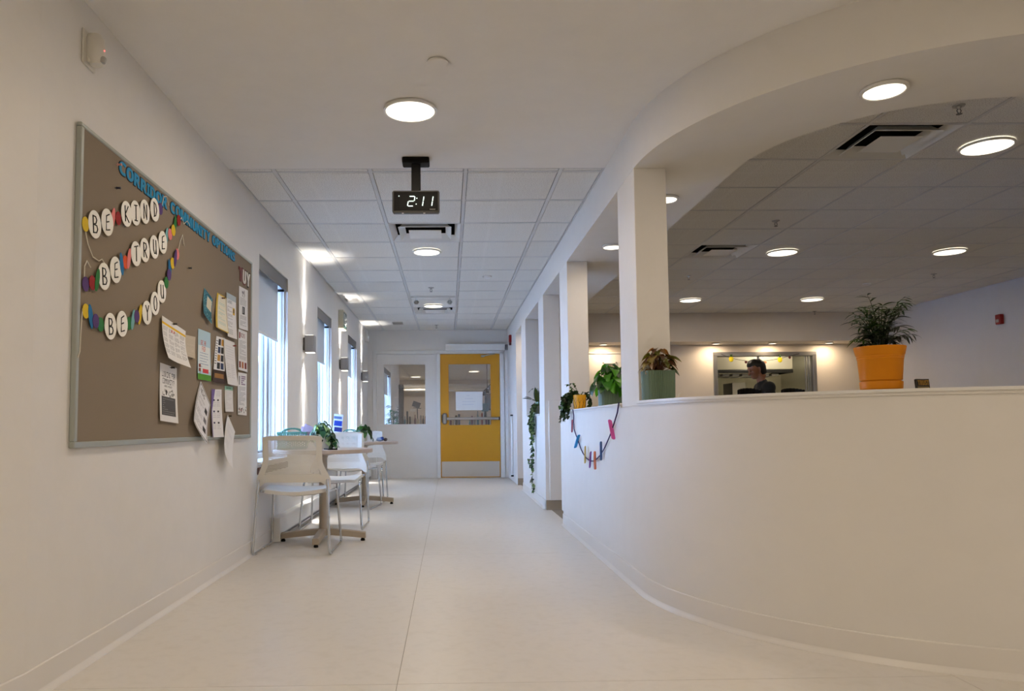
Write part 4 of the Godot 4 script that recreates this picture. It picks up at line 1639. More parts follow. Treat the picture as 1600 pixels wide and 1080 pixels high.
func build_board() -> void:
	var d0 := 2.725
	var d1 := 5.135
	var y0 := 0.815
	var y1 := 2.026
	var b := thing("notice_board", "large taupe felt notice board in an aluminium frame", "notice board", V(XL, y0, (d0 + d1) / 2))
	var hw := (d1 - d0) / 2
	var hh := y1 - y0
	var st := begin()
	box(st, Vector3(0.0085, hh / 2, 0), Vector3(0.016, hh - 0.02, hw * 2 - 0.02))
	obj("felt_panel", st, M.felt, b)
	for q in [[Vector3(0.011, 0.0115, 0), Vector3(0.021, 0.023, hw * 2)], [Vector3(0.011, hh - 0.008, 0), Vector3(0.021, 0.016, hw * 2)], [Vector3(0.011, hh / 2 + 0.0035, hw - 0.0115), Vector3(0.021, hh - 0.039, 0.023)], [Vector3(0.011, hh / 2 + 0.0035, -hw + 0.0115), Vector3(0.021, hh - 0.039, 0.023)]]:
		st = begin()
		box(st, q[0], q[1], 0.003)
		obj("frame_rail", st, M.alu, b)

	# heading, letter by letter
	var blue := mat(Color(0.05, 0.55, 0.76), 0.7)
	var navy := mat(Color(0.02, 0.10, 0.20), 0.7)
	var ordinals := ["first", "second", "third", "fourth", "fifth", "sixth", "seventh", "eighth", "ninth"]
	var narrow := {"I": 0.45, "M": 1.3, "N": 1.05, "O": 1.08}
	for q in [["CORRIDOR", 3.044, 3.575], ["COMMUNITY", 3.612, 4.222], ["OPTIONS", 4.258, 4.722]]:
		var total := 0.0
		for ch in q[0]:
			total += narrow.get(ch, 1.0)
		var d: float = q[1]
		var unit: float = (q[2] - q[1]) / total
		for i in q[0].length():
			var ch: String = q[0][i]
			var w: float = narrow.get(ch, 1.0) * unit
			var t := thing("cutout_letter", "blue cutout letter %s, %s letter of %s in the board heading" % [ch, ordinals[i], q[0]], "letter", on_board(d + w / 2, 1.969 + sin(d * 9.0) * 0.003, 0.002), PI / 2, "blue heading letters")
			var back := lettering(ch, w * 1.03, 0.064, navy, t, 0.002, "outline")
			back.position.z = -0.0008
			var fr := lettering(ch, w * 0.92, 0.056, blue, t, 0.003, "front")
			fr.position.z = 0.0002
			d += w

	# three disc garlands
	var cols := {"y": Color(0.86, 0.73, 0.10), "r": Color(0.58, 0.02, 0.04), "p": Color(0.90, 0.50, 0.50), "v": Color(0.32, 0.20, 0.46), "g": Color(0.12, 0.47, 0.22), "b": Color(0.02, 0.43, 0.66), "o": Color(0.86, 0.30, 0.03), "c": Color(0.46, 0.68, 0.70), "w": Color(0.96, 0.955, 0.93)}
	var cm := {}
	for k in cols:
		cm[k] = mat(cols[k], 0.75)
	var rows := [
		["BE KIND", [["y", 2.765, 1.649, 0.022, 0.026], ["B", 2.834, 1.667], ["E", 2.934, 1.703], ["p/", 2.989, 1.734], ["r", 3.034, 1.747, 0.027, 0.026], ["K", 3.106, 1.786], ["I", 3.203, 1.818], ["N", 3.297, 1.851], ["D", 3.403, 1.891], ["v", 3.479, 1.918, 0.025, 0.030]]],
		["BE TRUE", [["v", 2.777, 1.425, 0.024, 0.028], ["r", 2.825, 1.439, 0.025, 0.026], ["g/", 2.861, 1.457], ["B", 2.924, 1.484], ["E", 3.020, 1.530], ["b/", 3.070, 1.565], ["o", 3.112, 1.582, 0.028, 0.028], ["p/", 3.142, 1.604], ["T", 3.208, 1.640], ["R", 3.308, 1.680], ["U", 3.410, 1.719], ["E", 3.505, 1.764], ["c/", 3.559, 1.806], ["p", 3.599, 1.827, 0.027, 0.029], ["y", 3.637, 1.857, 0.025, 0.026], ["g/", 3.667, 1.896], ["r", 3.712, 1.928, 0.025, 0.022]]],
		["BE YOU", [["y", 2.783, 1.324, 0.024, 0.029], ["b/", 2.819, 1.309], ["v", 2.856, 1.297, 0.025, 0.028], ["g", 2.904, 1.290, 0.022, 0.024], ["B", 2.984, 1.294], ["E", 3.086, 1.318], ["g", 3.160, 1.330, 0.023, 0.026], ["c/", 3.194, 1.351], ["v", 3.229, 1.370, 0.026, 0.029], ["y/", 3.269, 1.384], ["Y", 3.340, 1.403], ["O", 3.425, 1.459], ["U", 3.511, 1.529], ["g", 3.562, 1.582, 0.030, 0.025], ["v", 3.590, 1.626, 0.025, 0.025], ["b/", 3.606, 1.659], ["y", 3.637, 1.693, 0.028, 0.028], ["v/", 3.670, 1.726], ["p", 3.702, 1.753, 0.029, 0.025]]]]
	var tails := [[[[2.77, 1.62], [2.79, 1.58], [2.83, 1.54], [2.88, 1.535], [2.905, 1.548], [2.93, 1.535], [2.965, 1.52]], [[3.49, 1.925], [3.52, 1.99], [3.555, 2.0], [3.585, 1.965]]],
		[[[2.768, 1.43], [2.768, 1.49], [2.785, 1.515], [2.815, 1.495]], [[3.73, 1.935], [3.76, 1.955], [3.79, 1.93], [3.84, 1.96], [3.88, 1.945]]],
		[[[2.76, 1.33], [2.752, 1.25], [2.748, 1.17], [2.728, 1.145]], [[3.71, 1.76], [3.74, 1.82], [3.775, 1.87], [3.80, 1.82]]]]
	for i in 3:
		var r: Array = rows[i]
		var first: Array = r[1][0]
		var org := on_board(first[1], first[2])
		var t := thing("paper_garland", "string of paper discs spelling %s across the board" % r[0], "garland", org)
		st = begin()
		var pts := []
		for q in r[1]:
			pts.append(on_board(q[1], q[2], 0.004) - org)
		tube(st, pts, 0.0016, 5)
		for tl in tails[i]:
			tube(st, tl.map(func(q): return on_board(q[0], q[1], 0.006 if q[0] > 2.74 else 0.009) - org), 0.0022, 5)
		obj("string", st, M.string, t)
		var k := 0
		for q in r[1]:
			st = begin()
			var off := 0.0075 + 0.0016 * (k % 3)
			var c := on_board(q[1], q[2], off) - org
			if String(q[0]).ends_with("/"):
				paper_disc(st, c, 0.0165, 0.047, -0.22 if q[0] != "b/" or i == 0 else 0.25, 16)
				obj("paper_strip", st, cm[q[0][0]], t)
			elif q.size() > 3:
				paper_disc(st, c, 0.026, 0.028)
				obj("paper_disc", st, cm[q[0]], t)
			else:
				paper_disc(st, c, 0.0515, 0.0535, 0.0, 32)
				var dsc := obj("letter_disc", st, cm.w, t)
				st = begin()
				for line in GLYPH[q[0]]:
					var lp := []
					for g in line:
						var p := Vector2(g[0] * 0.052, g[1] * 0.066).rotated(0.12)
						lp.append(c + Vector3(0.001, p.y, -p.x))
					tube(st, lp, 0.0027, 6)
				obj("drawn_letter", st, M.ink, dsc)
			k += 1

	board_sheets()
	# red and white word at the top corner
	var uy := [["T", 4.850, Color(0.42, 0.02, 0.04), 0.09], ["U", 4.935, Color(0.86, 0.84, 0.82), 0.08], ["Y", 5.030, Color(0.88, 0.87, 0.85), 0.09]]
	for q in uy:
		var t := thing("cutout_letter", "%s cutout letter %s at the top corner above the three sheets" % ["dark red" if q[0] == "T" else "white", q[0]], "letter", on_board(q[1], 1.885, 0.003), PI / 2, "corner letters")
		if q[0] != "T":
			var bk := lettering(q[0], q[3] * 1.3, 0.108, mat(Color(0.38, 0.02, 0.04), 0.6) if q[0] == "U" else M.ink, t, 0.002, "outline")
			bk.position.z = -0.001
		var fr := lettering(q[0], q[3], 0.09, mat(q[2], 0.6), t, 0.003, "front")
		fr.position.z = 0.0006
	push_pin(on_board(3.017, 1.868), Color(0.05, 0.05, 0.2), "dark blue push pin alone above KIND")
	push_pin(on_board(3.868, 1.718), Color(0.03, 0.03, 0.03), "black push pin alone in the middle of the board")
	push_pin(on_board(3.022, 1.968), Color(0.85, 0.6, 0.55), "pink push pin left of the heading")
	push_pin(on_board(3.636, 1.392, 0.012), Color(0.03, 0.03, 0.05), "black push pin holding the calendar sheet")
	push_pin(on_board(3.627, 1.178, 0.008), Color(0.03, 0.05, 0.06), "dark push pin holding the LOOKING FOR COMMUNITY sheet")
	push_pin(on_board(4.42, 1.655, 0.008), Color(0.25, 0.05, 0.02), "brown push pin holding the yellow sheet")
	push_pin(on_board(4.66, 1.395, 0.010), Color(0.45, 0.02, 0.03), "red push pin holding a plain white sheet")
	push_pin(on_board(4.575, 0.955, 0.010), Color(0.25, 0.2, 0.1), "brown push pin holding the hanging askew sheet")


const TINY := {"A": "01110100011000111111100011000110001", "B": "11110100011000111110100011000111110", "C": "01111100001000010000100001000001111", "E": "11111100001000011110100001000011111", "F": "11111100001000011110100001000010000", "G": "01111100001000010011100011000101111", "I": "11111001000010000100001000010011111", "K": "10001100101010011000101001001010001", "L": "10000100001000010000100001000011111", "M": "10001110111010110001100011000110001", "N": "10001110011010110011100011000110001", "O": "01110100011000110001100011000101110", "R": "11110100011000111110101001001010001", "S": "01111100001000001110000010000111110", "T": "11111001000010000100001000010000100", "U": "10001100011000110001100011000101110", "Y": "10001100010101000100001000010000100", "?": "01110100010000100110001000000000100", "P": "11110100011000111110100001000010000", "J": "00111000100001000010000101001001100", "W": "10001100011000110001101011101110001"}


func print_text(im: Image, text: String, x: int, y: int, sx: int, sy: int, col: Color) -> void:
	for ch in text:
		if TINY.has(ch):
			var g: String = TINY[ch]
			for k in 35:
				if g[k] == "1":
					im.fill_rect(Rect2i(x + (k % 5) * sx, y + (k / 5) * sy, sx, sy), col)
		x += 6 * sx


func print_lines(im: Image, x: int, y: int, w: int, n: int, gap: int, col: Color, thick := 2) -> void:
	for k in n:
		var xx := x
		while xx < x + w - 6:
			var l := rng.randi_range(4, 14)
			l = mini(l, x + w - xx)
			im.fill_rect(Rect2i(xx, y + k * gap, l, thick), col)
			xx += l + 3
			if rng.randf() < 0.05:
				break


func sheet_tex(im: Image) -> ImageTexture:
	return ImageTexture.create_from_image(im)


func board_sheets() -> void:
	var W := 170
	var H := 220
	var blank := func(c: Color) -> Image:
		var im := Image.create(W, H, false, Image.FORMAT_RGB8)
		im.fill(c)
		return im
	var ink := Color(0.16, 0.16, 0.18)
	var soft := Color(0.45, 0.45, 0.48)
	var white := Color(0.93, 0.93, 0.93)
	var im: Image

	im = blank.call(white)   # calendar
	im.fill_rect(Rect2i(0, 26, W, 12), Color(0.92, 0.74, 0.10))
	for c in 4:
		for r in 5:
			print_lines(im, 6 + c * 41, 46 + r * 30, 34, 4, 6, soft)
	im.fill_rect(Rect2i(66, 44, 22, 14), Color(0.75, 0.15, 0.15))
	im.fill_rect(Rect2i(72, 44, 10, 14), Color(0.95, 0.9, 0.9))
	sheet("white calendar sheet with a yellow band, curling at the bottom", [[3.51, 1.415], [3.825, 1.381], [3.773, 1.188], [3.484, 1.213]], im, 0.045, 0.012)

	im = blank.call(white)   # looking for community
	print_text(im, "LOOKING FOR", 20, 28, 2, 3, Color(0.08, 0.08, 0.1))
	print_text(im, "COMMUNITY?", 26, 54, 2, 3, Color(0.08, 0.08, 0.1))
	print_text(im, "WORKS PROJECT", 45, 80, 1, 1, ink)
	for k in 26:
		im.fill_rect(Rect2i(24 + rng.randi() % 110, 92 + rng.randi() % 26, rng.randi_range(3, 10), rng.randi_range(3, 12)), Color(0.2, 0.2, 0.2) if k % 3 else Color(0.6, 0.6, 0.6))
	im.fill_rect(Rect2i(18, 124, 132, 72), Color(0.32, 0.32, 0.33))
	print_lines(im, 30, 132, 108, 8, 8, Color(0.6, 0.6, 0.6))
	sheet("white poster headed LOOKING FOR COMMUNITY? with a grey block", [[3.517, 1.194], [3.733, 1.183], [3.737, 0.908], [3.505, 0.921]], im, 0.010)

	im = blank.call(Color(0.80, 0.76, 0.68))   # small beige note
	print_lines(im, 12, 14, 146, 24, 8, Color(0.70, 0.66, 0.58))
	sheet("small beige note beside the calendar sheet", [[3.833, 1.365], [4.0, 1.372], [3.975, 1.253], [3.821, 1.257]], im, 0.008)

	im = blank.call(Color(0.12, 0.42, 0.50))   # teal patterned card
	for k in 260:
		im.fill_rect(Rect2i(rng.randi() % W, rng.randi() % H, rng.randi_range(3, 9), rng.randi_range(3, 9)), [Color(0.55, 0.75, 0.80), Color(0.05, 0.25, 0.38), Color(0.20, 0.55, 0.60)][k % 3])
	im.fill_rect(Rect2i(70, 30, 90, 96), Color(0.85, 0.84, 0.76))
	sheet("teal patterned card with a pale label, hung askew", [[4.133, 1.664], [4.285, 1.626], [4.214, 1.471], [4.076, 1.515]], im, 0.018)

	im = blank.call(Color(0.85, 0.72, 0.22))   # yellow bordered
	im.fill_rect(Rect2i(26, 6, 140, 208), Color(0.93, 0.92, 0.85))
	for r in 5:
		print_lines(im, 42, 50 + r * 30, 100, 2, 9, Color(0.62, 0.80, 0.80), 3)
	sheet("cream sheet with a yellow edge beside the teal card", [[4.362, 1.679], [4.549, 1.677], [4.528, 1.456], [4.291, 1.465]], im, 0.02)

	im = blank.call(white)   # list
	im.fill_rect(Rect2i(0, 0, W, 30), Color(0.72, 0.78, 0.80))
	print_text(im, "CLASSES", 14, 34, 2, 2, Color(0.2, 0.35, 0.4))
	im.fill_rect(Rect2i(110, 64, 36, 36), Color(0.88, 0.72, 0.20))
	im.fill_rect(Rect2i(120, 70, 16, 20), ink)
	for r in 4:
		print_lines(im, 14, 66 + r * 38, 90, 4, 7, soft)
	sheet("white list with a yellow spot beside the cream sheet", [[4.535, 1.712], [4.74, 1.716], [4.729, 1.444], [4.535, 1.441]], im, 0.012, 0.006)

	for q in [["top of the three stacked white sheets at the board's far edge", [[4.818, 1.805], [5.028, 1.812], [5.014, 1.535], [4.8, 1.526]], 0], ["middle of the three stacked white sheets, with brown pictures", [[4.811, 1.522], [5.019, 1.526], [5.012, 1.255], [4.799, 1.257]], 1], ["lowest of the three stacked white sheets, with purple print", [[4.814, 1.241], [5.022, 1.245], [5.005, 0.964], [4.8, 0.968]], 2]]:
		im = blank.call(white)
		if q[2] == 0:
			for k in 18:
				im.fill_rect(Rect2i(56 + rng.randi() % 50, 12 + rng.randi() % 30, 8, 10), soft)
			print_lines(im, 26, 56, 116, 6, 7, soft)
			im.fill_rect(Rect2i(66, 100, 46, 40), Color(0.12, 0.12, 0.13))
			im.fill_rect(Rect2i(80, 104, 10, 30), Color(0.8, 0.8, 0.8))
			print_lines(im, 26, 150, 116, 8, 7, soft)
		elif q[2] == 1:
			im.fill_rect(Rect2i(14, 14, 22, 34), Color(0.55, 0.15, 0.15))
			print_text(im, "RECIPES", 44, 18, 2, 3, Color(0.5, 0.15, 0.2))
			print_lines(im, 22, 58, 126, 15, 7, soft)
			for k in 3:
				im.fill_rect(Rect2i(16 + k * 52, 172, 34, 34), [Color(0.5, 0.2, 0.1), Color(0.7, 0.4, 0.2), Color(0.45, 0.12, 0.1)][k])
		else:
			im.fill_rect(Rect2i(20, 18, 14, 46), ink)
			for k in 5:
				print_lines(im, 62, 16 + k * 10, 84, 1, 9, Color(0.42, 0.22, 0.45), 6)
			print_lines(im, 22, 74, 126, 14, 7, soft)
			for k in 22:
				im.fill_rect(Rect2i(12 + rng.randi() % 140, 174 + rng.randi() % 30, 9, 9), [ink, Color(0.4, 0.5, 0.5), Color(0.55, 0.35, 0.35)][k % 3])
		sheet(q[0], q[1], im, 0.006)

	im = blank.call(Color(0.72, 0.84, 0.90))   # colourful fair flyer
	im.fill_rect(Rect2i(8, 70, 154, 110), Color(0.90, 0.93, 0.94))
	print_text(im, "ORCHARD", 36, 46, 2, 3, Color(0.80, 0.25, 0.22))
	print_text(im, "FAIR", 54, 72, 2, 3, Color(0.80, 0.25, 0.22))
	for r in 6:
		print_lines(im, 28, 100 + r * 12, 110, 1, 8, Color(0.5, 0.6, 0.75), 3)
	im.fill_rect(Rect2i(64, 170, 74, 18), Color(0.85, 0.22, 0.25))
	im.fill_rect(Rect2i(0, 194, W, 26), Color(0.34, 0.62, 0.18))
	for p in [[22, 152], [22, 170]]:
		im.fill_rect(Rect2i(p[0] - 9, p[1], 26, 14), Color(0.50, 0.20, 0.14))
	im.fill_rect(Rect2i(26, 184, 5, 14), Color(0.3, 0.2, 0.1))
	sheet("colourful flyer with blue sky and green grass", [[4.041, 1.424], [4.25, 1.424], [4.252, 1.148], [4.029, 1.148]], im, 0.006)

	im = blank.call(white)   # dark photo flyer
	for r in 4:
		for c in 2:
			im.fill_rect(Rect2i(50 + c * 56, 10 + r * 38, 46, 30), [Color(0.10, 0.10, 0.14), Color(0.16, 0.24, 0.40), Color(0.78, 0.58, 0.22), Color(0.08, 0.08, 0.09)][(r + c * 2) % 4])
	print_lines(im, 8, 20, 36, 10, 12, ink, 4)
	im.fill_rect(Rect2i(0, 160, W, 60), Color(0.22, 0.13, 0.07))
	im.fill_rect(Rect2i(20, 176, 130, 22), Color(0.62, 0.44, 0.18))
	sheet("flyer with dark photos and a brown foot", [[4.36, 1.421], [4.519, 1.426], [4.501, 1.148], [4.269, 1.146]], im, 0.012)

	im = blank.call(white)   # plain white sheet
	print_lines(im, 26, 30, 120, 6, 12, Color(0.78, 0.78, 0.80))
	for c in 2:
		print_lines(im, 26 + c * 66, 118, 52, 8, 9, Color(0.74, 0.74, 0.78))
	sheet("almost blank white sheet held by a red pin", [[4.491, 1.422], [4.713, 1.421], [4.734, 1.146], [4.517, 1.149]], im, 0.020, 0.007)

	im = blank.call(Color(0.92, 0.92, 0.93))   # askew bundle
	for b in [[6, 4, 158, 4], [6, 212, 158, 4], [6, 4, 4, 212], [160, 4, 4, 212]]:
		im.fill_rect(Rect2i(b[0], b[1], b[2], b[3]), ink)
	print_text(im, "NEWS", 20, 16, 3, 3, ink)
	for r in 3:
		print_lines(im, 18, 52 + r * 52, 84, 5, 8, soft)
		im.fill_rect(Rect2i(114, 58 + r * 50, 34, 26), [ink, soft, ink][r])
	sheet("bundle of newsletters turned on its corner at the board's lower edge", [[4.086, 1.14], [4.255, 1.016], [4.114, 0.796], [3.901, 0.92]], im, 0.030, 0.006)

	im = blank.call(white)   # purple edge
	for y in 90:
		im.fill_rect(Rect2i(0, y, 60 - y / 2, 1), Color(0.48, 0.40, 0.66))
	im.fill_rect(Rect2i(0, 90, 14, 130), Color(0.62, 0.58, 0.74))
	print_lines(im, 80, 8, 76, 4, 7, Color(0.7, 0.7, 0.75))
	for r in 3:
		for c in 2:
			im.fill_rect(Rect2i(30 + c * 66, 46 + r * 52, 26, 8), ink if c else Color(0.25, 0.25, 0.4))
			print_lines(im, 22 + c * 66, 60 + r * 52, 52, 3, 8, Color(0.7, 0.7, 0.75))
	sheet("white leaflet with a purple corner at the board's lower edge", [[4.28, 1.105], [4.469, 1.113], [4.47, 0.829], [4.267, 0.831]], im, 0.016)

	im = blank.call(white)   # small green heading
	im.fill_rect(Rect2i(0, 0, W, 34), Color(0.62, 0.82, 0.72))
	print_text(im, "BOOKINGS", 34, 10, 2, 2, Color(0.08, 0.22, 0.16))
	print_lines(im, 20, 50, 126, 12, 13, Color(0.70, 0.68, 0.74))
	sheet("small white card with a mint green heading", [[4.532, 1.138], [4.699, 1.14], [4.698, 0.984], [4.531, 0.982]], im, 0.006)

	im = blank.call(white)   # hanging by one corner
	print_lines(im, 30, 30, 110, 5, 10, Color(0.78, 0.78, 0.80))
	print_lines(im, 30, 120, 60, 4, 10, Color(0.80, 0.80, 0.82))
	sheet("white sheet hanging by one corner below the board's edge", [[4.571, 0.963], [4.728, 0.858], [4.562, 0.634], [4.401, 0.749]], im, 0.035, 0.012)


# a sheet of paper on the board: corners as distance and height, printed face out, its lower end bowing away by «curl»
func sheet(label: String, c: Array, im: Image, curl: float, off := 0.003) -> void:
	var org := on_board((c[0][0] + c[2][0]) / 2, (c[0][1] + c[2][1]) / 2)
	var t := thing("paper_sheet", label, "paper", org, 0.0, "papers pinned to the board")
	var n := 8
	var p := []
	for j in n + 1:
		var row := []
		for i in 5:
			var s := i / 4.0
			var v := float(j) / n
			var top := Vector2(c[0][0], c[0][1]).lerp(Vector2(c[1][0], c[1][1]), s)
			var bot := Vector2(c[3][0], c[3][1]).lerp(Vector2(c[2][0], c[2][1]), s)
			var q := top.lerp(bot, v)
			row.append(on_board(q.x, q.y, off + curl * v * v * (0.7 + 0.6 * absf(s - 0.4))) - org)
		p.append(row)
	for side in 2:
		var st := SurfaceTool.new()
		st.begin(Mesh.PRIMITIVE_TRIANGLES)
		st.set_smooth_group(1)
		var sh := Vector3(-0.0006, 0, 0) * side
		for j in n:
			for i in 4:
				var ids := [[i, j], [i + 1, j], [i + 1, j + 1], [i, j], [i + 1, j + 1], [i, j + 1]]
				if side == 1:
					ids.reverse()
				for q in ids:
					st.set_uv(Vector2(q[0] / 4.0, float(q[1]) / n))
					st.add_vertex(p[q[1]][q[0]] + sh)
		st.generate_normals()
		var m := M.paper as StandardMaterial3D
		if side == 0:
			m = mat(Color(0.97, 0.97, 0.97), 0.75)
			m.albedo_texture = sheet_tex(im)
			m.texture_repeat = false
		inst(["printed_face", "paper_back"][side], st.commit(), m, t)


# ------------------------------------------------------------------ tables and chairs

# a shell over a grid of points, thickened along the normals; only the cells in «use» are built
func shell_grid(st: SurfaceTool, p: Array, use: Callable, thick: float) -> void:
	var nj := p.size() - 1
	var ni: int = p[0].size() - 1
	var nor := []
	for j in nj + 1:
		var row := []
		for i in ni + 1:
			var du: Vector3 = p[j][mini(i + 1, ni)] - p[j][maxi(i - 1, 0)]
			var dv: Vector3 = p[mini(j + 1, nj)][i] - p[maxi(j - 1, 0)][i]
			row.append(du.cross(dv).normalized())
		nor.append(row)
	var at := func(i: int, j: int, s: float) -> Vector3:
		return p[j][i] + nor[j][i] * thick * 0.5 * s
	for j in nj:
		for i in ni:
			if not use.call(i, j):
				continue
			var c: Vector3 = (p[j][i] + p[j + 1][i + 1]) / 2
			for s in [1.0, -1.0]:
				st.set_smooth_group(1 if s > 0 else 2)
				poly(st, [at.call(i, j, s), at.call(i + 1, j, s), at.call(i + 1, j + 1, s)], c - nor[j][i] * s)
				poly(st, [at.call(i, j, s), at.call(i + 1, j + 1, s), at.call(i, j + 1, s)], c - nor[j][i] * s)
			st.set_smooth_group(3)
			for e in [[i, j, i + 1, j, i, j - 1], [i, j + 1, i + 1, j + 1, i, j + 1], [i, j, i, j + 1, i - 1, j], [i + 1, j, i + 1, j + 1, i + 1, j]]:
				var oi: int = e[4]
				var oj: int = e[5]
				if oi < 0 or oj < 0 or oi >= ni or oj >= nj or not use.call(oi, oj):
					poly(st, [at.call(e[0], e[1], 1.0), at.call(e[2], e[3], 1.0), at.call(e[2], e[3], -1.0), at.call(e[0], e[1], -1.0)], c)
	st.set_smooth_group(-1)


func perforated() -> StandardMaterial3D:
	var im := Image.create(64, 64, false, Image.FORMAT_RGBA8)
	for y in 64:
		for x in 64:
			var best := 99.0
			for c in [[16, 16], [48, 16], [0, 48], [32, 48], [64, 48]]:
				best = minf(best, Vector2(absf(x + 0.5 - c[0]), absf(y + 0.5 - c[1])).length())
			im.set_pixel(x, y, Color(1, 1, 1, 0.0 if best < 9.2 else 1.0))
	var m := mat(Color(0.86, 0.85, 0.82), 0.42)
	m.albedo_texture = ImageTexture.create_from_image(im)
	m.transparency = BaseMaterial3D.TRANSPARENCY_ALPHA_SCISSOR
	m.alpha_scissor_threshold = 0.5
	return m


func make_chair() -> Node3D:
	var t := thing("stacking_chair", "", "chair", Vector3.ZERO, 0.0, "white stacking chairs at the tables")
	# backrest: wings at the foot, flaring out of a straight-sided back
	var ni := 32
	var nj := 22
	var p := []
	for j in nj + 1:
		var v := float(j) / nj
		var row := []
		for i in ni + 1:
			var s := -1.0 + 2.0 * i / ni
			var low := 0.500 - 0.035 * smoothstep(0.72, 0.95, absf(s))
			var high := 0.825 - 0.012 * pow(absf(s), 8.0)
			var y := lerpf(low, high, v)
			var w := 0.205 + 0.052 * (1.0 - smoothstep(0.50, 0.66, y))
			var lean := lerpf(0.245, 0.295, v)
			var bow := -0.030 * s * s - 0.02 * (1.0 - smoothstep(0.50, 0.62, y)) * pow(absf(s), 4.0)
			row.append(Vector3(s * w, y, lean + bow))
		p.append(row)
	var inside := func(i: int, j: int) -> bool:
		return i >= 3 and i < ni - 3 and j >= 4 and j < nj - 2
	var st := begin()
	shell_grid(st, p, func(i, j): return not inside.call(i, j), 0.011)
	obj("back_frame", st, M.plastic, t)
	st = SurfaceTool.new()
	st.begin(Mesh.PRIMITIVE_TRIANGLES)
	st.set_smooth_group(1)
	for j in nj:
		for i in ni:
			if inside.call(i, j):
				for q in [[i, j], [i + 1, j], [i + 1, j + 1], [i, j], [i + 1, j + 1], [i, j + 1]]:
					var v: Vector3 = p[q[1]][q[0]]
					st.set_uv(Vector2(v.x, -v.y) / 0.016)
					st.add_vertex(v)
	st.generate_normals()
	inst("back_mesh", st.commit(), M.perforated, t)
	# seat shell
	p = []
	for j in 17:
		var v := j / 16.0
		var row := []
		for i in 21:
			var s := -1.0 + i / 10.0
			var r := 1.0 - 0.10 * pow(absf(2.0 * v - 1.0), 6.0)
			var x := s * lerpf(0.222, 0.235, sin(PI * v)) * r
			var z := lerpf(0.215, -0.255, v) * (1.0 - 0.05 * pow(absf(s), 6.0))
			var y := 0.456 - 0.016 * pow(1.0 - v, 2.0) - 0.034 * (1.0 - s * s) * (0.62 * (1.0 - v) + 0.38 * sin(PI * clampf(v * 0.9, 0, 1))) - 0.035 * pow(v, 5.0) - 0.004 * pow(absf(s), 6.0)
			row.append(Vector3(x, y, z))
		p.append(row)
	st = begin()
	shell_grid(st, p, func(_i, _j): return true, 0.026)
	obj("seat", st, M.plastic, t)
	# sled frame, one rod per side
	for s in [-1.0, 1.0]:
		st = begin()
		var pts := [Vector3(s * 0.240, 0.520, 0.236), Vector3(s * 0.243, 0.46, 0.240), Vector3(s * 0.264, 0.0098, 0.285), Vector3(s * 0.264, 0.0098, -0.280), Vector3(s * 0.238, 0.418, -0.215), Vector3(s * 0.205, 0.422, 0.10), Vector3(s * 0.225, 0.440, 0.215)]
		tube(st, rounded(pts, 0.045), 0.0094, 12)
		obj("sled_leg", st, M.chrome, t)
		st = begin()
		for z in [0.2, -0.2]:
			box(st, Vector3(s * 0.264, 0.004, z), Vector3(0.016, 0.008, 0.05), 0.003)
		obj("glide", st, M.grey_metal, t)
	for z in [0.10, -0.14]:
		st = begin()
		tube(st, rounded([Vector3(-0.207, 0.424, z), Vector3(-0.13, 0.408, z), Vector3(0, 0.394, z), Vector3(0.13, 0.408, z), Vector3(0.207, 0.424, z)], 0.04), 0.006, 10)
		obj("cross_rod", st, M.chrome, t)
	return t


func make_table() -> Node3D:
	var t := thing("round_table", "", "table", Vector3.ZERO, 0.0, "round tables by the windows")
	var st := begin()
	var r := 0.385
	lathe(st, [[0.0, 0.682], [r - 0.004, 0.682], [r, 0.686], [r, 0.708], [r - 0.004, 0.712], [0.0, 0.712]], 72)
	obj("tabletop", st, M.laminate, t)
	st = begin()
	lathe(st, [[0.0, 0.681], [0.11, 0.681], [0.11, 0.672], [0.04, 0.660], [0.031, 0.640], [0.031, 0.09], [0.04, 0.07], [0.045, 0.045], [0.0, 0.045]], 28)
	obj("pedestal", st, M.beige_metal, t)
	for k in 4:
		var b := Basis(Vector3.UP, PI / 2 * k)
		st = begin()
		var prev := []
		for j in 9:
			var s := j / 8.0
			var x := lerpf(0.0, 0.33, s)
			var top := 0.098 - 0.030 * pow(s, 1.6)
			var low := 0.052 - 0.030 * pow(s, 1.2)
			var hw := lerpf(0.030, 0.024, s)
			var ring := []
			for q in [[-1.0, low], [-1.0, top - 0.006], [-0.7, top], [0.7, top], [1.0, top - 0.006], [1.0, low]]:
				ring.append(b * Vector3(x, q[1], q[0] * hw))
			if prev:
				for m in 6:
					st.set_smooth_group(m + 1)
					var m1 := (m + 1) % 6
					poly(st, [prev[m], prev[m1], ring[m1], ring[m]], b * Vector3(x - 0.02, (top + low) / 2, 0))
			st.set_smooth_group(-1)
			if j == 8:
				poly(st, ring, b * Vector3(0.2, 0.05, 0))
			prev = ring
		obj("foot_arm", st, M.beige_metal, t)
		st = begin()
		lathe(st, [[0.0, 0.0], [0.016, 0.0], [0.018, 0.008], [0.010, 0.024], [0.0, 0.024]], 14, b * Vector3(0.308, 0, 0))
		obj("glide", st, M.black, t)
	return t


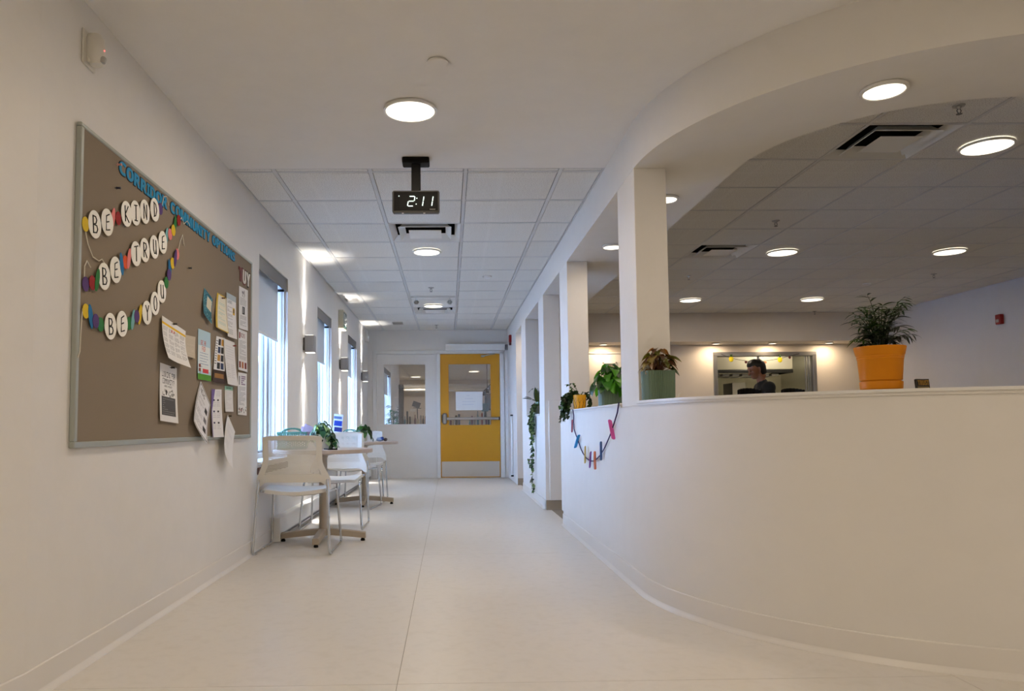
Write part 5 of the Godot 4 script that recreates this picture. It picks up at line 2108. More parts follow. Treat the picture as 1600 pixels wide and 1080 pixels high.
func basket(label: String, at: Vector3, turn: float, w: float, dpt: float, h: float) -> void:
	var t := thing("plastic_basket", label, "basket", at, turn)
	var m := mat(Color(0.32, 0.52, 0.46), 0.5)
	var st := begin()
	box(st, Vector3(0, 0.004, 0), Vector3(w * 0.9, 0.008, dpt * 0.9), 0.003)
	obj("base", st, m, t)
	st = begin()
	# slatted sides with rims
	for s in 4:
		var b := Basis(Vector3.UP, PI / 2 * s)
		var len: float = w if s % 2 == 0 else dpt
		var off: float = (dpt if s % 2 == 0 else w) / 2
		var n := int(len / 0.014)
		for k in n:
			var x := -len / 2 + (k + 0.5) * len / n
			box(st, b * Vector3(x, h / 2, off - 0.004), Vector3(0.008, h, 0.003), 0.001, b)
		for y in [0.012, h * 0.5, h - 0.008]:
			box(st, b * Vector3(0, y, off - 0.004), Vector3(len, 0.014, 0.006), 0.002, b)
	obj("slatted_side", st, m, t)
	for s in [-1.0, 1.0]:
		st = begin()
		var pts := []
		for k in 9:
			var a := PI * k / 8
			pts.append(Vector3(cos(a) * w * 0.34, h - 0.01 + sin(a) * 0.036, s * (dpt / 2 - 0.004)))
		tube(st, pts, 0.006, 8)
		obj("handle", st, m, t)


func build_tables_and_chairs() -> void:
	M.perforated = perforated()
	var grain := noise_tex(0.008, [[0.0, Color(0.90, 0.88, 0.86)], [1.0, Color(1, 1, 1)]], 512, FastNoiseLite.TYPE_SIMPLEX_SMOOTH, 4, 61)
	M.laminate = grained(mat(Color(0.76, 0.70, 0.64), 0.35), grain, 2.0)
	M.beige_metal = mat(Color(0.68, 0.63, 0.56), 0.4, 0.15)
	var ch := make_chair()
	ch.position = V(-1.092, 0, 5.485)
	ch.set_meta("label", "nearest white chair, its mesh back turned to the viewer")
	copy(ch, "white chair across the nearer table, facing the viewer", V(-1.01, 0, 6.67), PI)
	copy(ch, "white chair at the near side of the farther table, back turned", V(-1.072, 0, 8.27), -0.158)
	copy(ch, "farthest white chair, facing the viewer across the farther table", V(-1.03, 0, 9.02), PI)
	var tb := make_table()
	tb.position = V(-0.985, 0, 5.87)
	tb.set_meta("label", "round pale table behind the nearest chair")
	copy(tb, "farther round pale table with the blue card on it", V(-0.97, 0, 8.57), 0.05)
	var top := 0.712
	# first table
	basket("teal slatted basket with a pinkish napkin on the nearer table", V(-1.235, top, 5.92), 0.1, 0.225, 0.17, 0.135)
	var t := thing("paper_napkin", "pinkish folded napkin sticking out of the teal basket", "napkin", V(-1.16, top + 0.05, 5.98))
	var st := begin()
	box(st, Vector3(0.02, 0.075, 0), Vector3(0.075, 0.13, 0.012), 0.003, Basis(Vector3.FORWARD, 0.45))
	box(st, Vector3(-0.005, 0.065, -0.01), Vector3(0.05, 0.12, 0.008), 0.003, Basis(Vector3.FORWARD, 0.2))
	obj("folded_paper", st, mat(Color(0.66, 0.58, 0.64), 0.85), t)
	t = thing("variegated_plant", "variegated leafy plant in a white bowl on the nearer table", "plant", V(-0.985, top, 5.82))
	st = begin()
	lathe(st, [[0.0, 0.0], [0.045, 0.0], [0.062, 0.03], [0.068, 0.075], [0.060, 0.115], [0.054, 0.115], [0.05, 0.10], [0.0, 0.10]], 32)
	obj("bowl", st, M.plastic, t)
	var vg := [leaf_mat(Color(0.08, 0.24, 0.13)), leaf_mat(Color(0.12, 0.30, 0.18)), leaf_mat(Color(0.04, 0.14, 0.08)), leaf_mat(Color(0.62, 0.70, 0.62)), leaf_mat(Color(0.30, 0.42, 0.30))]
	var lm := [leaf_mesh(0.062, 0.045, 0.25, 0.35, 0.3), leaf_mesh(0.052, 0.036, 0.3, 0.45, 0.3)]
	leafy(t, 60, lm, vg, 0.10, 0.10, 0.06, 0.205, 0.8, vg[0], 0.75, 1.15, 0.5)
	for k in 5:
		vine(t, [Vector3(0.02, 0.11, 0.02), Vector3(0.07, 0.12, 0.05 + 0.01 * k), Vector3(0.09 + 0.008 * k, 0.05, 0.05), Vector3(0.09 + 0.012 * k, 0.01, 0.04)], lm[1], vg, 0.03, 0.9, vg[0])
	t = thing("phone", "black phone lying on the nearer table", "phone", V(-0.895, top, 5.66), 0.4)
	st = begin()
	box(st, Vector3(0, 0.0045, 0), Vector3(0.072, 0.009, 0.145), 0.003)
	obj("case", st, M.black, t)
	st = begin()
	box(st, Vector3(0, 0.0094, 0), Vector3(0.066, 0.0008, 0.138))
	obj("screen", st, mat(Color(0.01, 0.01, 0.012), 0.08), t)
	# second table
	basket("teal slatted basket on the farther table", V(-1.15, top, 8.70), -0.05, 0.20, 0.16, 0.11)
	t = thing("card_stand", "small blue and white picture card standing on the farther table", "card", V(-1.275, top, 8.56), 0.25)
	st = begin()
	box(st, Vector3(0, 0.165, 0), Vector3(0.105, 0.30, 0.006), 0.001, Basis(Vector3.FORWARD, 0.12) * Basis(Vector3.RIGHT, -0.12))
	obj("card", st, mat(Color(0.80, 0.84, 0.90), 0.4), t)
	for q in [[0.21, 0.06, Color(0.03, 0.22, 0.62)], [0.14, 0.05, Color(0.02, 0.12, 0.40)], [0.275, 0.03, Color(0.35, 0.45, 0.62)]]:
		st = begin()
		box(st, Vector3(0.006, q[0], 0.0045 + (q[0] - 0.165) * -0.12), Vector3(0.09, q[1], 0.002), 0.0, Basis(Vector3.FORWARD, 0.12) * Basis(Vector3.RIGHT, -0.12))
		obj("picture", st, mat(q[2], 0.5), t)
	st = begin()
	box(st, Vector3(0, 0.008, 0), Vector3(0.11, 0.016, 0.06), 0.004)
	obj("foot", st, M.plastic, t)
	t = thing("pothos_plant", "dark green plant in a small white pot on the farther table", "plant", V(-0.965, top, 8.42))
	st = begin()
	lathe(st, [[0.0, 0.0], [0.04, 0.0], [0.05, 0.11], [0.045, 0.11], [0.0, 0.10]], 28)
	obj("pot", st, M.plastic, t)
	var dg := [leaf_mat(Color(0.05, 0.20, 0.04)), leaf_mat(Color(0.09, 0.28, 0.05)), leaf_mat(Color(0.03, 0.11, 0.03))]
	var dm := [leaf_mesh(0.09, 0.07, 0.2, 0.4, 0.2), leaf_mesh(0.075, 0.055, 0.25, 0.5, 0.2)]
	leafy(t, 26, dm, dg, 0.10, 0.085, 0.10, 0.185, 0.9, dg[0], 0.65, 1.0, 0.5)
	for k in 4:
		var o := inst("leaf", dm[k % 2], dg[k % 3], t)
		o.transform = leaf_at(Vector3(0.6, -1.0, 0.3), Vector3(0.075 + 0.012 * k, 0.09 - 0.02 * k, 0.02), 0.75, 0.2 * k)
	t = thing("snack_bag", "crumpled blue and white snack bag on the farther table", "bag", V(-0.775, top, 8.42), 0.3)
	for q in [[Vector3(0, 0.026, 0), Vector3(0.10, 0.05, 0.07), Color(0.62, 0.68, 0.78)], [Vector3(0.02, 0.034, 0.012), Vector3(0.05, 0.045, 0.06), Color(0.10, 0.22, 0.50)], [Vector3(0.06, 0.022, 0.0), Vector3(0.05, 0.040, 0.05), Color(0.32, 0.28, 0.26)]]:
		st = begin()
		var prof := []
		lump(st, q[0], q[1])
		obj("foil", st, mat(q[2], 0.3, 0.2), t)


# a crumpled lump: a faceted, uneven ball
func lump(st: SurfaceTool, c: Vector3, s: Vector3) -> void:
	var rings := []
	for j in 6:
		var v := PI * j / 5
		var ring := []
		for i in 10:
			var a := TAU * i / 10
			var k := rng.randf_range(0.8, 1.15) if j > 0 and j < 5 else 1.0
			ring.append(c + Vector3(sin(v) * cos(a) * s.x * 0.5 * k, cos(v) * s.y * 0.5, sin(v) * sin(a) * s.z * 0.5 * k))
		rings.append(ring)
	for j in 5:
		for i in 10:
			var i1 := (i + 1) % 10
			if j > 0:
				poly(st, [rings[j][i], rings[j][i1], rings[j + 1][i1]], c)
			if j < 4:
				poly(st, [rings[j][i], rings[j + 1][i1], rings[j + 1][i]], c)


# ------------------------------------------------------------------ fixtures on walls and ceilings

func glow(col: Color, e: float) -> StandardMaterial3D:
	var m := mat(Color(0.9, 0.9, 0.9))
	m.emission_enabled = true
	m.emission = col
	m.emission_energy_multiplier = e
	return m


func sconce(d: float, label: String) -> void:
	var t := thing("wall_light", label, "wall light", V(XL, 1.67, d), 0.0, "up-and-down wall lights")
	var st := begin()
	box(st, Vector3(0.008, 0, 0), Vector3(0.016, 0.12, 0.07), 0.003)
	obj("back_plate", st, M.grey_metal, t)
	st = begin()
	for z in [-0.048, 0.048]:
		box(st, Vector3(0.062, 0, z), Vector3(0.085, 0.16, 0.006), 0.002)
	box(st, Vector3(0.1035, 0, 0), Vector3(0.006, 0.16, 0.096), 0.002)
	box(st, Vector3(0.0195, 0, 0), Vector3(0.004, 0.16, 0.09), 0.001)
	box(st, Vector3(0.062, 0, 0), Vector3(0.08, 0.155, 0.09))
	obj("housing", st, mat(Color(0.62, 0.62, 0.63), 0.35, 0.4), t)
	for s in [1.0, -1.0]:
		st = begin()
		box(st, Vector3(0.062, s * 0.0805, 0), Vector3(0.076, 0.005, 0.084))
		obj("lamp_lens", st, glow(Color(1.0, 0.97, 0.92), 3.0), t)
		for q in [[9.0, 0.035, 5.5], [32.0, 0.055, 1.15]]:
			var l := SpotLight3D.new()
			l.name = "lamp"
			l.position = Vector3(q[1], s * 0.0845, 0)
			l.rotation.x = s * PI / 2
			l.spot_angle = q[0]
			l.spot_angle_attenuation = 1.0
			l.light_energy = q[2] * SCONCE
			l.light_color = Color(1.0, 0.97, 0.93)
			l.light_size = 0.012
			l.spot_range = 20.0
			l.spot_attenuation = 2.0
			l.shadow_enabled = true
			t.add_child(l, true)


const SCONCE := 1.1


func sprinkler(at: Vector3, label: String, group: String) -> void:
	var t := thing("sprinkler", label, "sprinkler", at, 0.0, group)
	var st := begin()
	lathe(st, [[0.034, 0.0], [0.032, -0.006], [0.014, -0.008], [0.009, -0.022], [0.0, -0.022]], 18)
	obj("escutcheon", st, M.steel, t)
	st = begin()
	for s in [-1.0, 1.0]:
		tube(st, [Vector3(s * 0.006, -0.02, 0), Vector3(s * 0.013, -0.032, 0), Vector3(s * 0.003, -0.048, 0)], 0.0025, 6)
	obj("yoke", st, M.grey_metal, t)
	st = begin()
	lathe(st, [[0.0, -0.048], [0.016, -0.050], [0.016, -0.052], [0.0, -0.052]], 14)
	obj("deflector", st, M.grey_metal, t)


func build_wall_fixtures() -> void:
	sconce(7.08, "nearest wall light, between the first and second windows")
	sconce(9.42, "middle wall light, under the exit sign")
	sconce(11.75, "farthest wall light, beside the end wall")

	# clock on a ceiling bracket
	var t := thing("ceiling_clock", "black digital clock reading 2:11 hung from the ceiling", "clock", V(-0.19, HC, 4.47))
	var st := begin()
	box(st, Vector3(0, -0.018, 0), Vector3(0.165, 0.036, 0.10), 0.006)
	obj("ceiling_plate", st, M.black, t)
	st = begin()
	box(st, Vector3(0, -0.12, 0), Vector3(0.055, 0.18, 0.035), 0.004)
	obj("stem", st, M.black, t)
	st = begin()
	var cy := -0.272
	box(st, Vector3(0, cy, 0.01), Vector3(0.286, 0.136, 0.05), 0.008)
	obj("clock_case", st, mat(Color(0.30, 0.30, 0.29), 0.45, 0.3), t)
	st = begin()
	box(st, Vector3(0, cy, 0.0355), Vector3(0.268, 0.118, 0.002), 0.001)
	obj("clock_face", st, mat(Color(0.012, 0.014, 0.016), 0.5, 0.0, 0.2), t)
	st = begin()
	box(st, Vector3(0.008, cy + 0.002, 0.0367), Vector3(0.22, 0.076, 0.0004))
	obj("display_window", st, mat(Color(0.03, 0.04, 0.042), 0.5, 0.0, 0.2), t)
	var lit := glow(Color(0.80, 0.95, 0.92), 1.1)
	var segs := {"2": ["a", "b", "g", "e", "d"], "1": ["b", "c"]}
	var place := {"a": [0, 1, true], "b": [0.5, 0.5, false], "c": [0.5, -0.5, false], "d": [0, -1, true], "e": [-0.5, -0.5, false], "g": [0, 0, true]}
	for dg in [["2", -0.028], ["1", 0.026], ["1", 0.082]]:
		st = begin()
		for s in segs[dg[0]]:
			var q: Array = place[s]
			var y: float = q[1] * 0.030
			var sl := y * 0.16
			if q[2]:
				box(st, Vector3(dg[1] + q[0] * 0.036 + sl, cy + y, 0.0372), Vector3(0.029, 0.0058, 0.001), 0.0004)
			else:
				box(st, Vector3(dg[1] + q[0] * 0.036 + sl, cy + y, 0.0372), Vector3(0.0058, 0.027, 0.001), 0.0004, Basis(Vector3.FORWARD, 0.16))
		obj("digit", st, lit, t)
	st = begin()
	for q in [[0.006, 0.018], [0.002, -0.018], [-0.102, 0.032]]:
		box(st, Vector3(q[0], cy + q[1], 0.0372), Vector3(0.006, 0.006, 0.001), 0.0004)
	obj("dot", st, lit, t)
	st = begin()
	for k in 5:
		box(st, Vector3(0.086 + 0.007 * k, cy - 0.050, 0.0368), Vector3(0.0045, 0.005, 0.0004))
	obj("maker_mark", st, mat(Color(0.5, 0.5, 0.5), 0.5), t)
	st = begin()
	for x in [-0.08, 0.05]:
		box(st, Vector3(x, cy - 0.069, 0.02), Vector3(0.012, 0.004, 0.012), 0.001)
	obj("button", st, M.plastic, t)

	# blank cover disc on the ceiling
	t = thing("ceiling_cover", "small blank white disc on the plain ceiling", "cover", V(-0.04, HC, 3.24))
	st = begin()
	lathe(st, [[0.042, 0.0], [0.042, -0.006], [0.048, -0.007], [0.048, -0.011], [0.044, -0.014], [0.0, -0.015]], 36)
	obj("cover_plate", st, M.ceiling_paint, t)

	sprinkler(V(-0.145, HC, 5.32), "sprinkler just below the clock", "sprinklers")
	sprinkler(V(-0.20, HC, 8.72), "sprinkler in the middle of the corridor ceiling", "sprinklers")
	sprinkler(V(-0.19, HC, 12.0), "sprinkler nearest the end wall", "sprinklers")
	var i := 0
	for q in [[2.95, 4.135], [2.955, 6.555], [2.964, 9.02], [5.992, 8.99], [5.997, 12.0]]:
		sprinkler(V(q[0], HR, q[1]), ["sprinkler beside the large dark vent of the room", "sprinkler right of the nearest post's top", "sprinkler low left in the room ceiling", "sprinkler above the orange pot's plant", "sprinkler close to the beige bulkhead"][i], "sprinklers")
		i += 1

	# small flat speakers / detectors in tiles
	for q in [[0.43, 8.07, "small round detector in a corridor ceiling tile"], [5.5, 9.6, "small round detector in the room ceiling"]]:
		t = thing("ceiling_detector", q[2], "detector", V(q[0], HC if q[0] < 1 else HR, q[1]))
		st = begin()
		lathe(st, [[0.05, 0.0], [0.048, -0.012], [0.03, -0.024], [0.0, -0.026]], 24)
		obj("detector_body", st, M.white_metal, t)
	for q in [[-1.24, 9.53, "little square grille in the ceiling above the exit sign"], [-0.80, 11.75, "little square grille in the far corridor ceiling"]]:
		t = thing("ceiling_grille", q[2], "grille", V(q[0], HC, q[1]))
		st = begin()
		box(st, Vector3(0, -0.004, 0), Vector3(0.17, 0.008, 0.22), 0.003)
		obj("grille_plate", st, mat(Color(0.70, 0.69, 0.67), 0.5), t)
		st = begin()
		for k in 7:
			box(st, Vector3(0, -0.009, -0.09 + 0.03 * k), Vector3(0.15, 0.004, 0.012), 0.001)
		obj("slat", st, mat(Color(0.62, 0.61, 0.59), 0.5), t)

	# emergency light with two heads
	t = thing("emergency_light", "white emergency light bar with two small heads", "emergency light", V(-0.19, HC, 9.32))
	st = begin()
	box(st, Vector3(0, -0.012, 0), Vector3(0.56, 0.024, 0.05), 0.004)
	obj("bar", st, M.white_metal, t)
	for s in [-1.0, 1.0]:
		st = begin()
		tube(st, [Vector3(s * 0.21, -0.02, 0), Vector3(s * 0.21, -0.05, 0)], 0.008, 8)
		lathe(st, [[0.0, -0.03], [0.03, -0.025], [0.036, 0.0], [0.03, 0.005]], 16, Vector3(s * 0.21, -0.075, 0), Basis(Vector3.RIGHT, 1.1))
		obj("lamp_head", st, M.white_metal, t)
		st = begin()
		for k in 6:
			var a := TAU * k / 6
			lathe(st, [[0.0, 0.003], [0.006, 0.002], [0.006, 0.0]], 8, Vector3(s * 0.21, -0.075, 0) + Basis(Vector3.RIGHT, 1.1) * Vector3(cos(a) * 0.02, 0.004, sin(a) * 0.02), Basis(Vector3.RIGHT, 1.1))
		obj("led", st, M.grey_metal, t)

	# exit sign flat on the window wall
	t = thing("exit_sign", "boxy exit sign with a running figure above the middle wall light", "exit sign", V(XL, 2.23, 9.44))
	st = begin()
	box(st, Vector3(0.032, 0, 0), Vector3(0.064, 0.234, 0.31), 0.004)
	obj("housing", st, mat(Color(0.80, 0.78, 0.70), 0.5), t)
	st = begin()
	box(st, Vector3(0.0655, 0, 0), Vector3(0.004, 0.19, 0.27), 0.001)
	obj("sign_face", st, mat(Color(0.12, 0.30, 0.24), 0.3), t)
	st = begin()
	var f := 0.0685
	lathe(st, [[0.0, 0.001], [0.013, 0.0]], 12, Vector3(f, 0.062, -0.02), Basis(Vector3.FORWARD, PI / 2))
	for q in [[[0.045, -0.018], [-0.01, 0.0]], [[0.03, -0.02], [0.0, 0.045]], [[0.035, -0.02], [0.02, -0.065]], [[-0.01, 0.0], [-0.045, -0.045]], [[-0.045, -0.045], [-0.075, -0.03]], [[-0.01, 0.0], [-0.06, 0.035]]]:
		tube(st, [Vector3(f, q[0][0], q[0][1]), Vector3(f, q[1][0], q[1][1])], 0.009, 6)
	box(st, Vector3(f - 0.0005, 0.0, 0.09), Vector3(0.001, 0.15, 0.05))
	obj("running_figure", st, M.white_metal, t)

	# motion detector high on the near wall
	t = thing("motion_detector", "white motion detector with a red light high on the near wall", "motion detector", V(XL, 2.335, 2.80))
	st = begin()
	box(st, Vector3(0.004, 0, 0), Vector3(0.008, 0.135, 0.10), 0.003)
	obj("mount_plate", st, M.plastic, t)
	st = begin()
	box(st, Vector3(0.014, 0, 0), Vector3(0.012, 0.11, 0.05), 0.003)
	obj("neck", st, M.plastic, t)
	st = begin()
	lathe(st, [[0.0, -0.062], [0.022, -0.058], [0.036, -0.03], [0.036, 0.04], [0.026, 0.06], [0.0, 0.064]], 24, Vector3(0.030, 0, 0), Basis(Vector3.BACK, 0.1), 0.9)
	obj("sensor_body", st, M.plastic, t)
	st = begin()
	lathe(st, [[0.0, -0.020], [0.012, -0.016], [0.016, -0.004], [0.016, 0.004], [0.0, 0.02]], 14, Vector3(0.056, -0.034, 0.002))
	obj("lens", st, mat(Color(0.66, 0.65, 0.63), 0.3), t)
	st = begin()
	lathe(st, [[0.0, -0.004], [0.004, 0.0], [0.0, 0.004]], 10, Vector3(0.066, -0.004, 0.006))
	obj("red_led", st, glow(Color(1.0, 0.2, 0.25), 2.0), t)

	# little white box in the far corner
	t = thing("corner_sensor", "little white box in the far corner beside the end wall", "sensor", V(XL, 2.33, 12.3))
	st = begin()
	box(st, Vector3(0.03, 0, 0), Vector3(0.06, 0.10, 0.08), 0.008)
	obj("sensor_case", st, M.white_metal, t)
	st = begin()
	box(st, Vector3(0.015, 0.10, 0), Vector3(0.03, 0.10, 0.03), 0.004)
	obj("bracket", st, M.white_metal, t)

	# red pull station by the door
	t = thing("fire_alarm", "small red fire alarm on the wall end near the yellow door", "alarm", V(XR, 2.26, 11.82))
	st = begin()
	box(st, Vector3(-0.02, 0, 0), Vector3(0.04, 0.12, 0.09), 0.006)
	obj("alarm_body", st, M.red, t)
	st = begin()
	box(st, Vector3(-0.02, -0.08, 0), Vector3(0.035, 0.045, 0.05), 0.005)
	obj("sounder", st, mat(Color(0.35, 0.08, 0.08), 0.4), t)

	# baseboard heater under the windows
	t = thing("baseboard_heater", "long pale baseboard heater along the wall under the windows", "heater", V(XL, 0.0, 9.15))
	st = begin()
	var hl := 6.7
	box(st, Vector3(0.036, 0.125, 0), Vector3(0.072, 0.13, hl), 0.006)
	obj("cover", st, M.white_metal, t)
	st = begin()
	box(st, Vector3(0.040, 0.055, 0), Vector3(0.05, 0.012, hl - 0.02), 0.002)
	obj("fin_tube", st, M.steel, t)
	st = begin()
	box(st, Vector3(0.068, 0.046, 0), Vector3(0.012, 0.010, hl - 0.01), 0.002)
	obj("lower_rail", st, M.grey_metal, t)
	for z in [-hl / 2, hl / 2]:
		st = begin()
		box(st, Vector3(0.038, 0.10, z), Vector3(0.076, 0.186, 0.016), 0.004)
		obj("end_cap", st, M.white_metal, t)
	# small thermostat box at the far wall
	t = thing("wall_switch", "thin pale switch on the wall below the farthest wall light", "switch", V(XL, 1.10, 11.82))
	st = begin()
	box(st, Vector3(0.004, 0, 0), Vector3(0.008, 0.12, 0.08), 0.003)
	obj("plate", st, M.white_metal, t)
	st = begin()
	box(st, Vector3(0.010, 0, 0), Vector3(0.006, 0.06, 0.03), 0.002)
	obj("rocker", st, M.plastic, t)


# ------------------------------------------------------------------ the person

var field_bones := []   # [a, b, ra, rb]


func field(p: Vector3, k: float) -> float:
	var d := 1e3
	for q in field_bones:
		var a: Vector3 = q[0]
		var ab: Vector3 = q[1] - a
		var t := clampf((p - a).dot(ab) / maxf(ab.length_squared(), 1e-9), 0.0, 1.0)
		var e: float = (p - a - ab * t).length() - lerpf(q[2], q[3], t)
		if d > 100.0:
			d = e
		else:
			var h := clampf(0.5 + 0.5 * (e - d) / k, 0.0, 1.0)
			d = lerpf(e, d, h) - k * h * (1.0 - h)
	return d


# surface nets over a box
func nets(st: SurfaceTool, lo: Vector3, hi: Vector3, cell: float, k: float, f: Callable) -> void:
	var n := Vector3i(((hi - lo) / cell).ceil()) + Vector3i.ONE
	var val := PackedFloat32Array()
	val.resize(n.x * n.y * n.z)
	for z in n.z:
		for y in n.y:
			for x in n.x:
				val[(z * n.y + y) * n.x + x] = f.call(lo + Vector3(x, y, z) * cell, k)
	var vert := {}
	var corner := [0, 1, n.x, n.x + 1, n.x * n.y, n.x * n.y + 1, n.x * n.y + n.x, n.x * n.y + n.x + 1]
	for z in n.z - 1:
		for y in n.y - 1:
			for x in n.x - 1:
				var i := (z * n.y + y) * n.x + x
				var inside := 0
				for c in corner:
					if val[i + c] < 0.0:
						inside += 1
				if inside == 0 or inside == 8:
					continue
				var sum := Vector3.ZERO
				var m := 0
				for a in 8:
					for bit in [1, 2, 4]:
						if a & bit:
							continue
						var b: int = a | bit
						var va := val[i + corner[a]]
						var vb := val[i + corner[b]]
						if (va < 0.0) != (vb < 0.0):
							var pa := Vector3(a & 1, (a >> 1) & 1, (a >> 2) & 1)
							var pb := Vector3(b & 1, (b >> 1) & 1, (b >> 2) & 1)
							sum += pa.lerp(pb, va / (va - vb))
							m += 1
				vert[i] = lo + (Vector3(x, y, z) + sum / m) * cell
	st.set_smooth_group(1)
	for z in range(1, n.z - 1):
		for y in range(1, n.y - 1):
			for x in range(1, n.x - 1):
				var i := (z * n.y + y) * n.x + x
				var va := val[i]
				for ax in 3:
					var step: int = [1, n.x, n.x * n.y][ax]
					var vb := val[i + step]
					if (va < 0.0) == (vb < 0.0):
						continue
					var u: int = [n.x, n.x * n.y, 1][ax]
					var w: int = [n.x * n.y, 1, n.x][ax]
					var q := [i, i - u, i - u - w, i - w]
					if not (vert.has(q[0]) and vert.has(q[1]) and vert.has(q[2]) and vert.has(q[3])):
						continue
					if va < 0.0:
						quad(st, vert[q[3]], vert[q[2]], vert[q[1]], vert[q[0]])
					else:
						quad(st, vert[q[0]], vert[q[1]], vert[q[2]], vert[q[3]])
	st.set_smooth_group(-1)


# keeps the hair off the face, the ears and the neck
func hair_cut(q: Vector3, f: float) -> float:
	var face := minf(-0.030 - q.x, 0.066 - q.y + 0.006 * sin(q.z * 120.0))
	var nape := -0.085 - q.y
	var ear := minf(0.022 - q.x, 0.012 - q.y)
	return maxf(maxf(f, face), maxf(nape, ear))


func build_person() -> void:
	# stands sideways, facing left (-x), head bent a little, forearms forward over a counter
	var t := thing("person", "person in a dark T-shirt with short black hair looking down", "person", V(4.33, 0.0, 10.2), 0.0)
	var skin := mat(Color(0.56, 0.38, 0.28), 0.55)
	skin.subsurf_scatter_enabled = true
	skin.subsurf_scatter_strength = 0.1
	var shirt := mat(Color(0.035, 0.045, 0.05), 0.85)
	var jeans := mat(Color(0.06, 0.08, 0.13), 0.85)
	var hair := mat(Color(0.012, 0.010, 0.010), 0.45)
	# body: bare skeleton of legs, trunk, arms, neck and head as one surface
	var hip := Vector3(0.05, 0.92, 0)
	var chest := Vector3(0.03, 1.28, 0)
	var neck := Vector3(-0.015, 1.47, 0)
	field_bones = [
		[hip + Vector3(0, 0, 0.09), hip + Vector3(0, 0, -0.09), 0.10, 0.10], [hip, Vector3(0.05, 1.08, 0), 0.115, 0.105], [Vector3(0.05, 1.08, 0), chest, 0.11, 0.125],
		[chest + Vector3(0, 0.08, 0.13), chest + Vector3(0, 0.08, -0.13), 0.075, 0.075], [chest + Vector3(0, 0.05, 0), neck, 0.09, 0.052], [neck, Vector3(-0.045, 1.55, 0), 0.052, 0.05]]
	for s in [-1.0, 1.0]:
		var z: float = s * 0.095
		field_bones.append_array([[hip + Vector3(0, -0.04, z), Vector3(0.03, 0.50, z * 1.1), 0.082, 0.056], [Vector3(0.03, 0.50, z * 1.1), Vector3(0.06, 0.09, z * 1.15), 0.056, 0.038], [Vector3(0.07, 0.04, z * 1.15), Vector3(-0.12, 0.03, z * 1.25), 0.038, 0.030]])
		var sh := chest + Vector3(-0.005, 0.095, s * 0.175)
		var el := Vector3(0.0, 1.09, s * 0.24)
		var wr := Vector3(-0.23, 1.14, s * 0.17)
		field_bones.append_array([[sh, el, 0.050, 0.041], [el, wr, 0.041, 0.027], [wr, wr + Vector3(-0.07, 0.0, -s * 0.01), 0.026, 0.022]])
		for k in 4:
			var b0 := wr + Vector3(-0.075, 0.004, -s * 0.01 + (k - 1.5) * 0.017)
			field_bones.append_array([[b0, b0 + Vector3(-0.035, -0.012, 0), 0.0095, 0.009], [b0 + Vector3(-0.035, -0.012, 0), b0 + Vector3(-0.052 - 0.006 * (1 - absi(k - 1)), -0.036, 0), 0.009, 0.008]])
		var th := wr + Vector3(-0.03, 0.0, -s * 0.028)
		field_bones.append([th, th + Vector3(-0.045, -0.012, -s * 0.022), 0.011, 0.009])
	var st := begin()
	nets(st, Vector3(-0.36, -0.02, -0.34), Vector3(0.24, 1.60, 0.34), 0.017, 0.025, field)
	# head on a finer grid, tipped forward
	var hb := Basis(Vector3.BACK, 0.32)
	var hc := Vector3(-0.075, 1.615, 0)
	var rel := [
		[Vector3(0.025, 0.035, 0), Vector3(-0.02, 0.04, 0), 0.090, 0.086], [Vector3(-0.03, 0.0, 0), Vector3(-0.045, -0.06, 0), 0.072, 0.052], [Vector3(-0.055, -0.085, 0), Vector3(-0.07, -0.085, 0), 0.032, 0.026],
		[Vector3(-0.098, 0.015, 0), Vector3(-0.120, -0.028, 0), 0.010, 0.015], [Vector3(-0.088, -0.058, 0.012), Vector3(-0.088, -0.058, -0.012), 0.012, 0.012], [Vector3(-0.086, -0.070, 0.010), Vector3(-0.086, -0.070, -0.010), 0.011, 0.011],
		[Vector3(-0.092, 0.035, 0.035), Vector3(-0.092, 0.035, -0.035), 0.014, 0.014], [Vector3(0.03, -0.02, 0), Vector3(0.045, -0.10, 0), 0.058, 0.05]]
	for s in [-1.0, 1.0]:
		rel.append([Vector3(0.012, 0.020, s * 0.084), Vector3(0.006, -0.022, s * 0.080), 0.014, 0.010])
		rel.append([Vector3(-0.05, -0.03, s * 0.040), Vector3(-0.05, -0.02, s * 0.045), 0.026, 0.026])
	field_bones = rel.map(func(q): return [hc + hb * q[0], hc + hb * q[1], q[2], q[3]])
	nets(st, hc - Vector3(0.17, 0.16, 0.13), hc + Vector3(0.15, 0.16, 0.13), 0.0065, 0.014, field)
	obj("body", st, skin, t)
	# eyes and brows
	for s in [-1.0, 1.0]:
		st = begin()
		lathe(st, [[0.0, -0.011], [0.009, -0.006], [0.011, 0.0], [0.009, 0.006], [0.0, 0.011]], 12, hc + hb * Vector3(-0.088, 0.012, s * 0.033))
		obj("eye", st, mat(Color(0.10, 0.07, 0.06), 0.2), t)
		st = begin()
		tube(st, [hc + hb * Vector3(-0.106, 0.042, s * 0.016), hc + hb * Vector3(-0.104, 0.046, s * 0.034), hc + hb * Vector3(-0.092, 0.040, s * 0.052)], [0.004, 0.005, 0.003], 6)
		obj("eyebrow", st, hair, t)
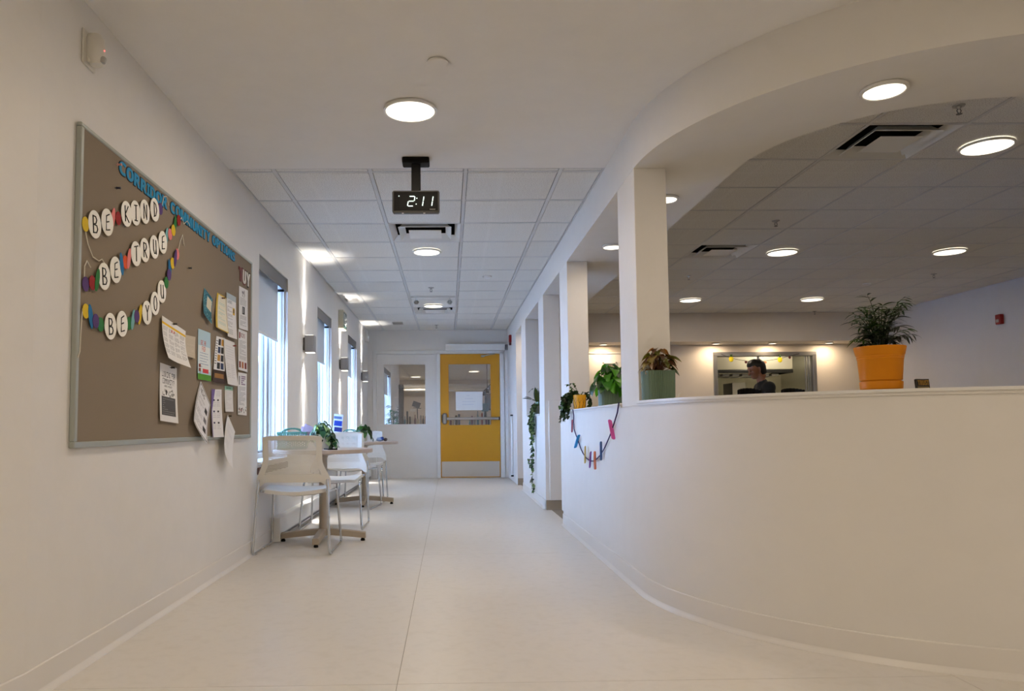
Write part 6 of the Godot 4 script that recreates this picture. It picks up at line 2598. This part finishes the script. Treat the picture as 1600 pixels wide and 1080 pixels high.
	# hair: cap over the skull with a quiff
	field_bones = [[Vector3(0.035, 0.045, 0), Vector3(-0.012, 0.068, 0), 0.098, 0.088], [Vector3(0.05, 0.01, 0), Vector3(0.062, -0.05, 0), 0.084, 0.066], [Vector3(-0.045, 0.09, 0.03), Vector3(-0.068, 0.092, 0.01), 0.042, 0.030], [Vector3(-0.045, 0.09, -0.03), Vector3(-0.070, 0.090, -0.02), 0.042, 0.028], [Vector3(0.0, 0.11, 0.02), Vector3(-0.04, 0.112, -0.02), 0.042, 0.036]].map(func(q): return [hc + hb * q[0], hc + hb * q[1], q[2], q[3]])
	st = begin()
	nets(st, hc - Vector3(0.17, 0.12, 0.13), hc + Vector3(0.18, 0.22, 0.13), 0.008, 0.02, func(p, k): return hair_cut(hb.inverse() * (p - hc), field(p, k)))
	obj("hair", st, hair, t)
	# T-shirt: the trunk and upper sleeves a little larger, cut at hem, cuffs and collar
	field_bones = [[hip + Vector3(0, 0.0, 0.08), hip + Vector3(0, 0.0, -0.08), 0.118, 0.118], [hip, Vector3(0.05, 1.08, 0), 0.128, 0.125], [Vector3(0.05, 1.08, 0), chest, 0.128, 0.138], [chest + Vector3(0, 0.08, 0.13), chest + Vector3(0, 0.08, -0.13), 0.088, 0.088], [chest + Vector3(0, 0.05, 0), neck + Vector3(0.01, -0.02, 0), 0.104, 0.066]]
	for s in [-1.0, 1.0]:
		var sh := chest + Vector3(-0.005, 0.095, s * 0.175)
		field_bones.append([sh, sh.lerp(Vector3(0.0, 1.09, s * 0.24), 0.75), 0.066, 0.062])
	st = begin()
	nets(st, Vector3(-0.2, 0.86, -0.36), Vector3(0.26, 1.52, 0.36), 0.016, 0.03, func(p, k): return maxf(field(p, k), maxf(0.90 - p.y, (p - Vector3(0.0, 1.475, 0)).dot(Vector3(-0.35, 0.94, 0)))))
	obj("t_shirt", st, shirt, t)
	# trousers and shoes
	field_bones = [[hip + Vector3(0, -0.01, 0.08), hip + Vector3(0, -0.01, -0.08), 0.112, 0.112]]
	for s in [-1.0, 1.0]:
		var z: float = s * 0.095
		field_bones.append_array([[hip + Vector3(0, -0.04, z), Vector3(0.03, 0.50, z * 1.1), 0.096, 0.07], [Vector3(0.03, 0.50, z * 1.1), Vector3(0.06, 0.10, z * 1.15), 0.07, 0.056]])
	st = begin()
	nets(st, Vector3(-0.16, 0.05, -0.26), Vector3(0.24, 1.02, 0.26), 0.02, 0.025, func(p, k): return maxf(field(p, k), maxf(p.y - 0.98, 0.08 - p.y)))
	obj("trousers", st, jeans, t)
	for s in [-1.0, 1.0]:
		var z: float = s * 0.112
		field_bones = [[Vector3(0.075, 0.05, z), Vector3(0.03, 0.055, z), 0.045, 0.046], [Vector3(0.03, 0.045, z), Vector3(-0.13, 0.035, z * 1.08), 0.044, 0.036]]
		st = begin()
		nets(st, Vector3(-0.22, -0.02, z - 0.08), Vector3(0.16, 0.14, z + 0.08), 0.014, 0.02, func(p, k): return maxf(field(p, k), -p.y + 0.001))
		obj("shoe", st, M.black, t)
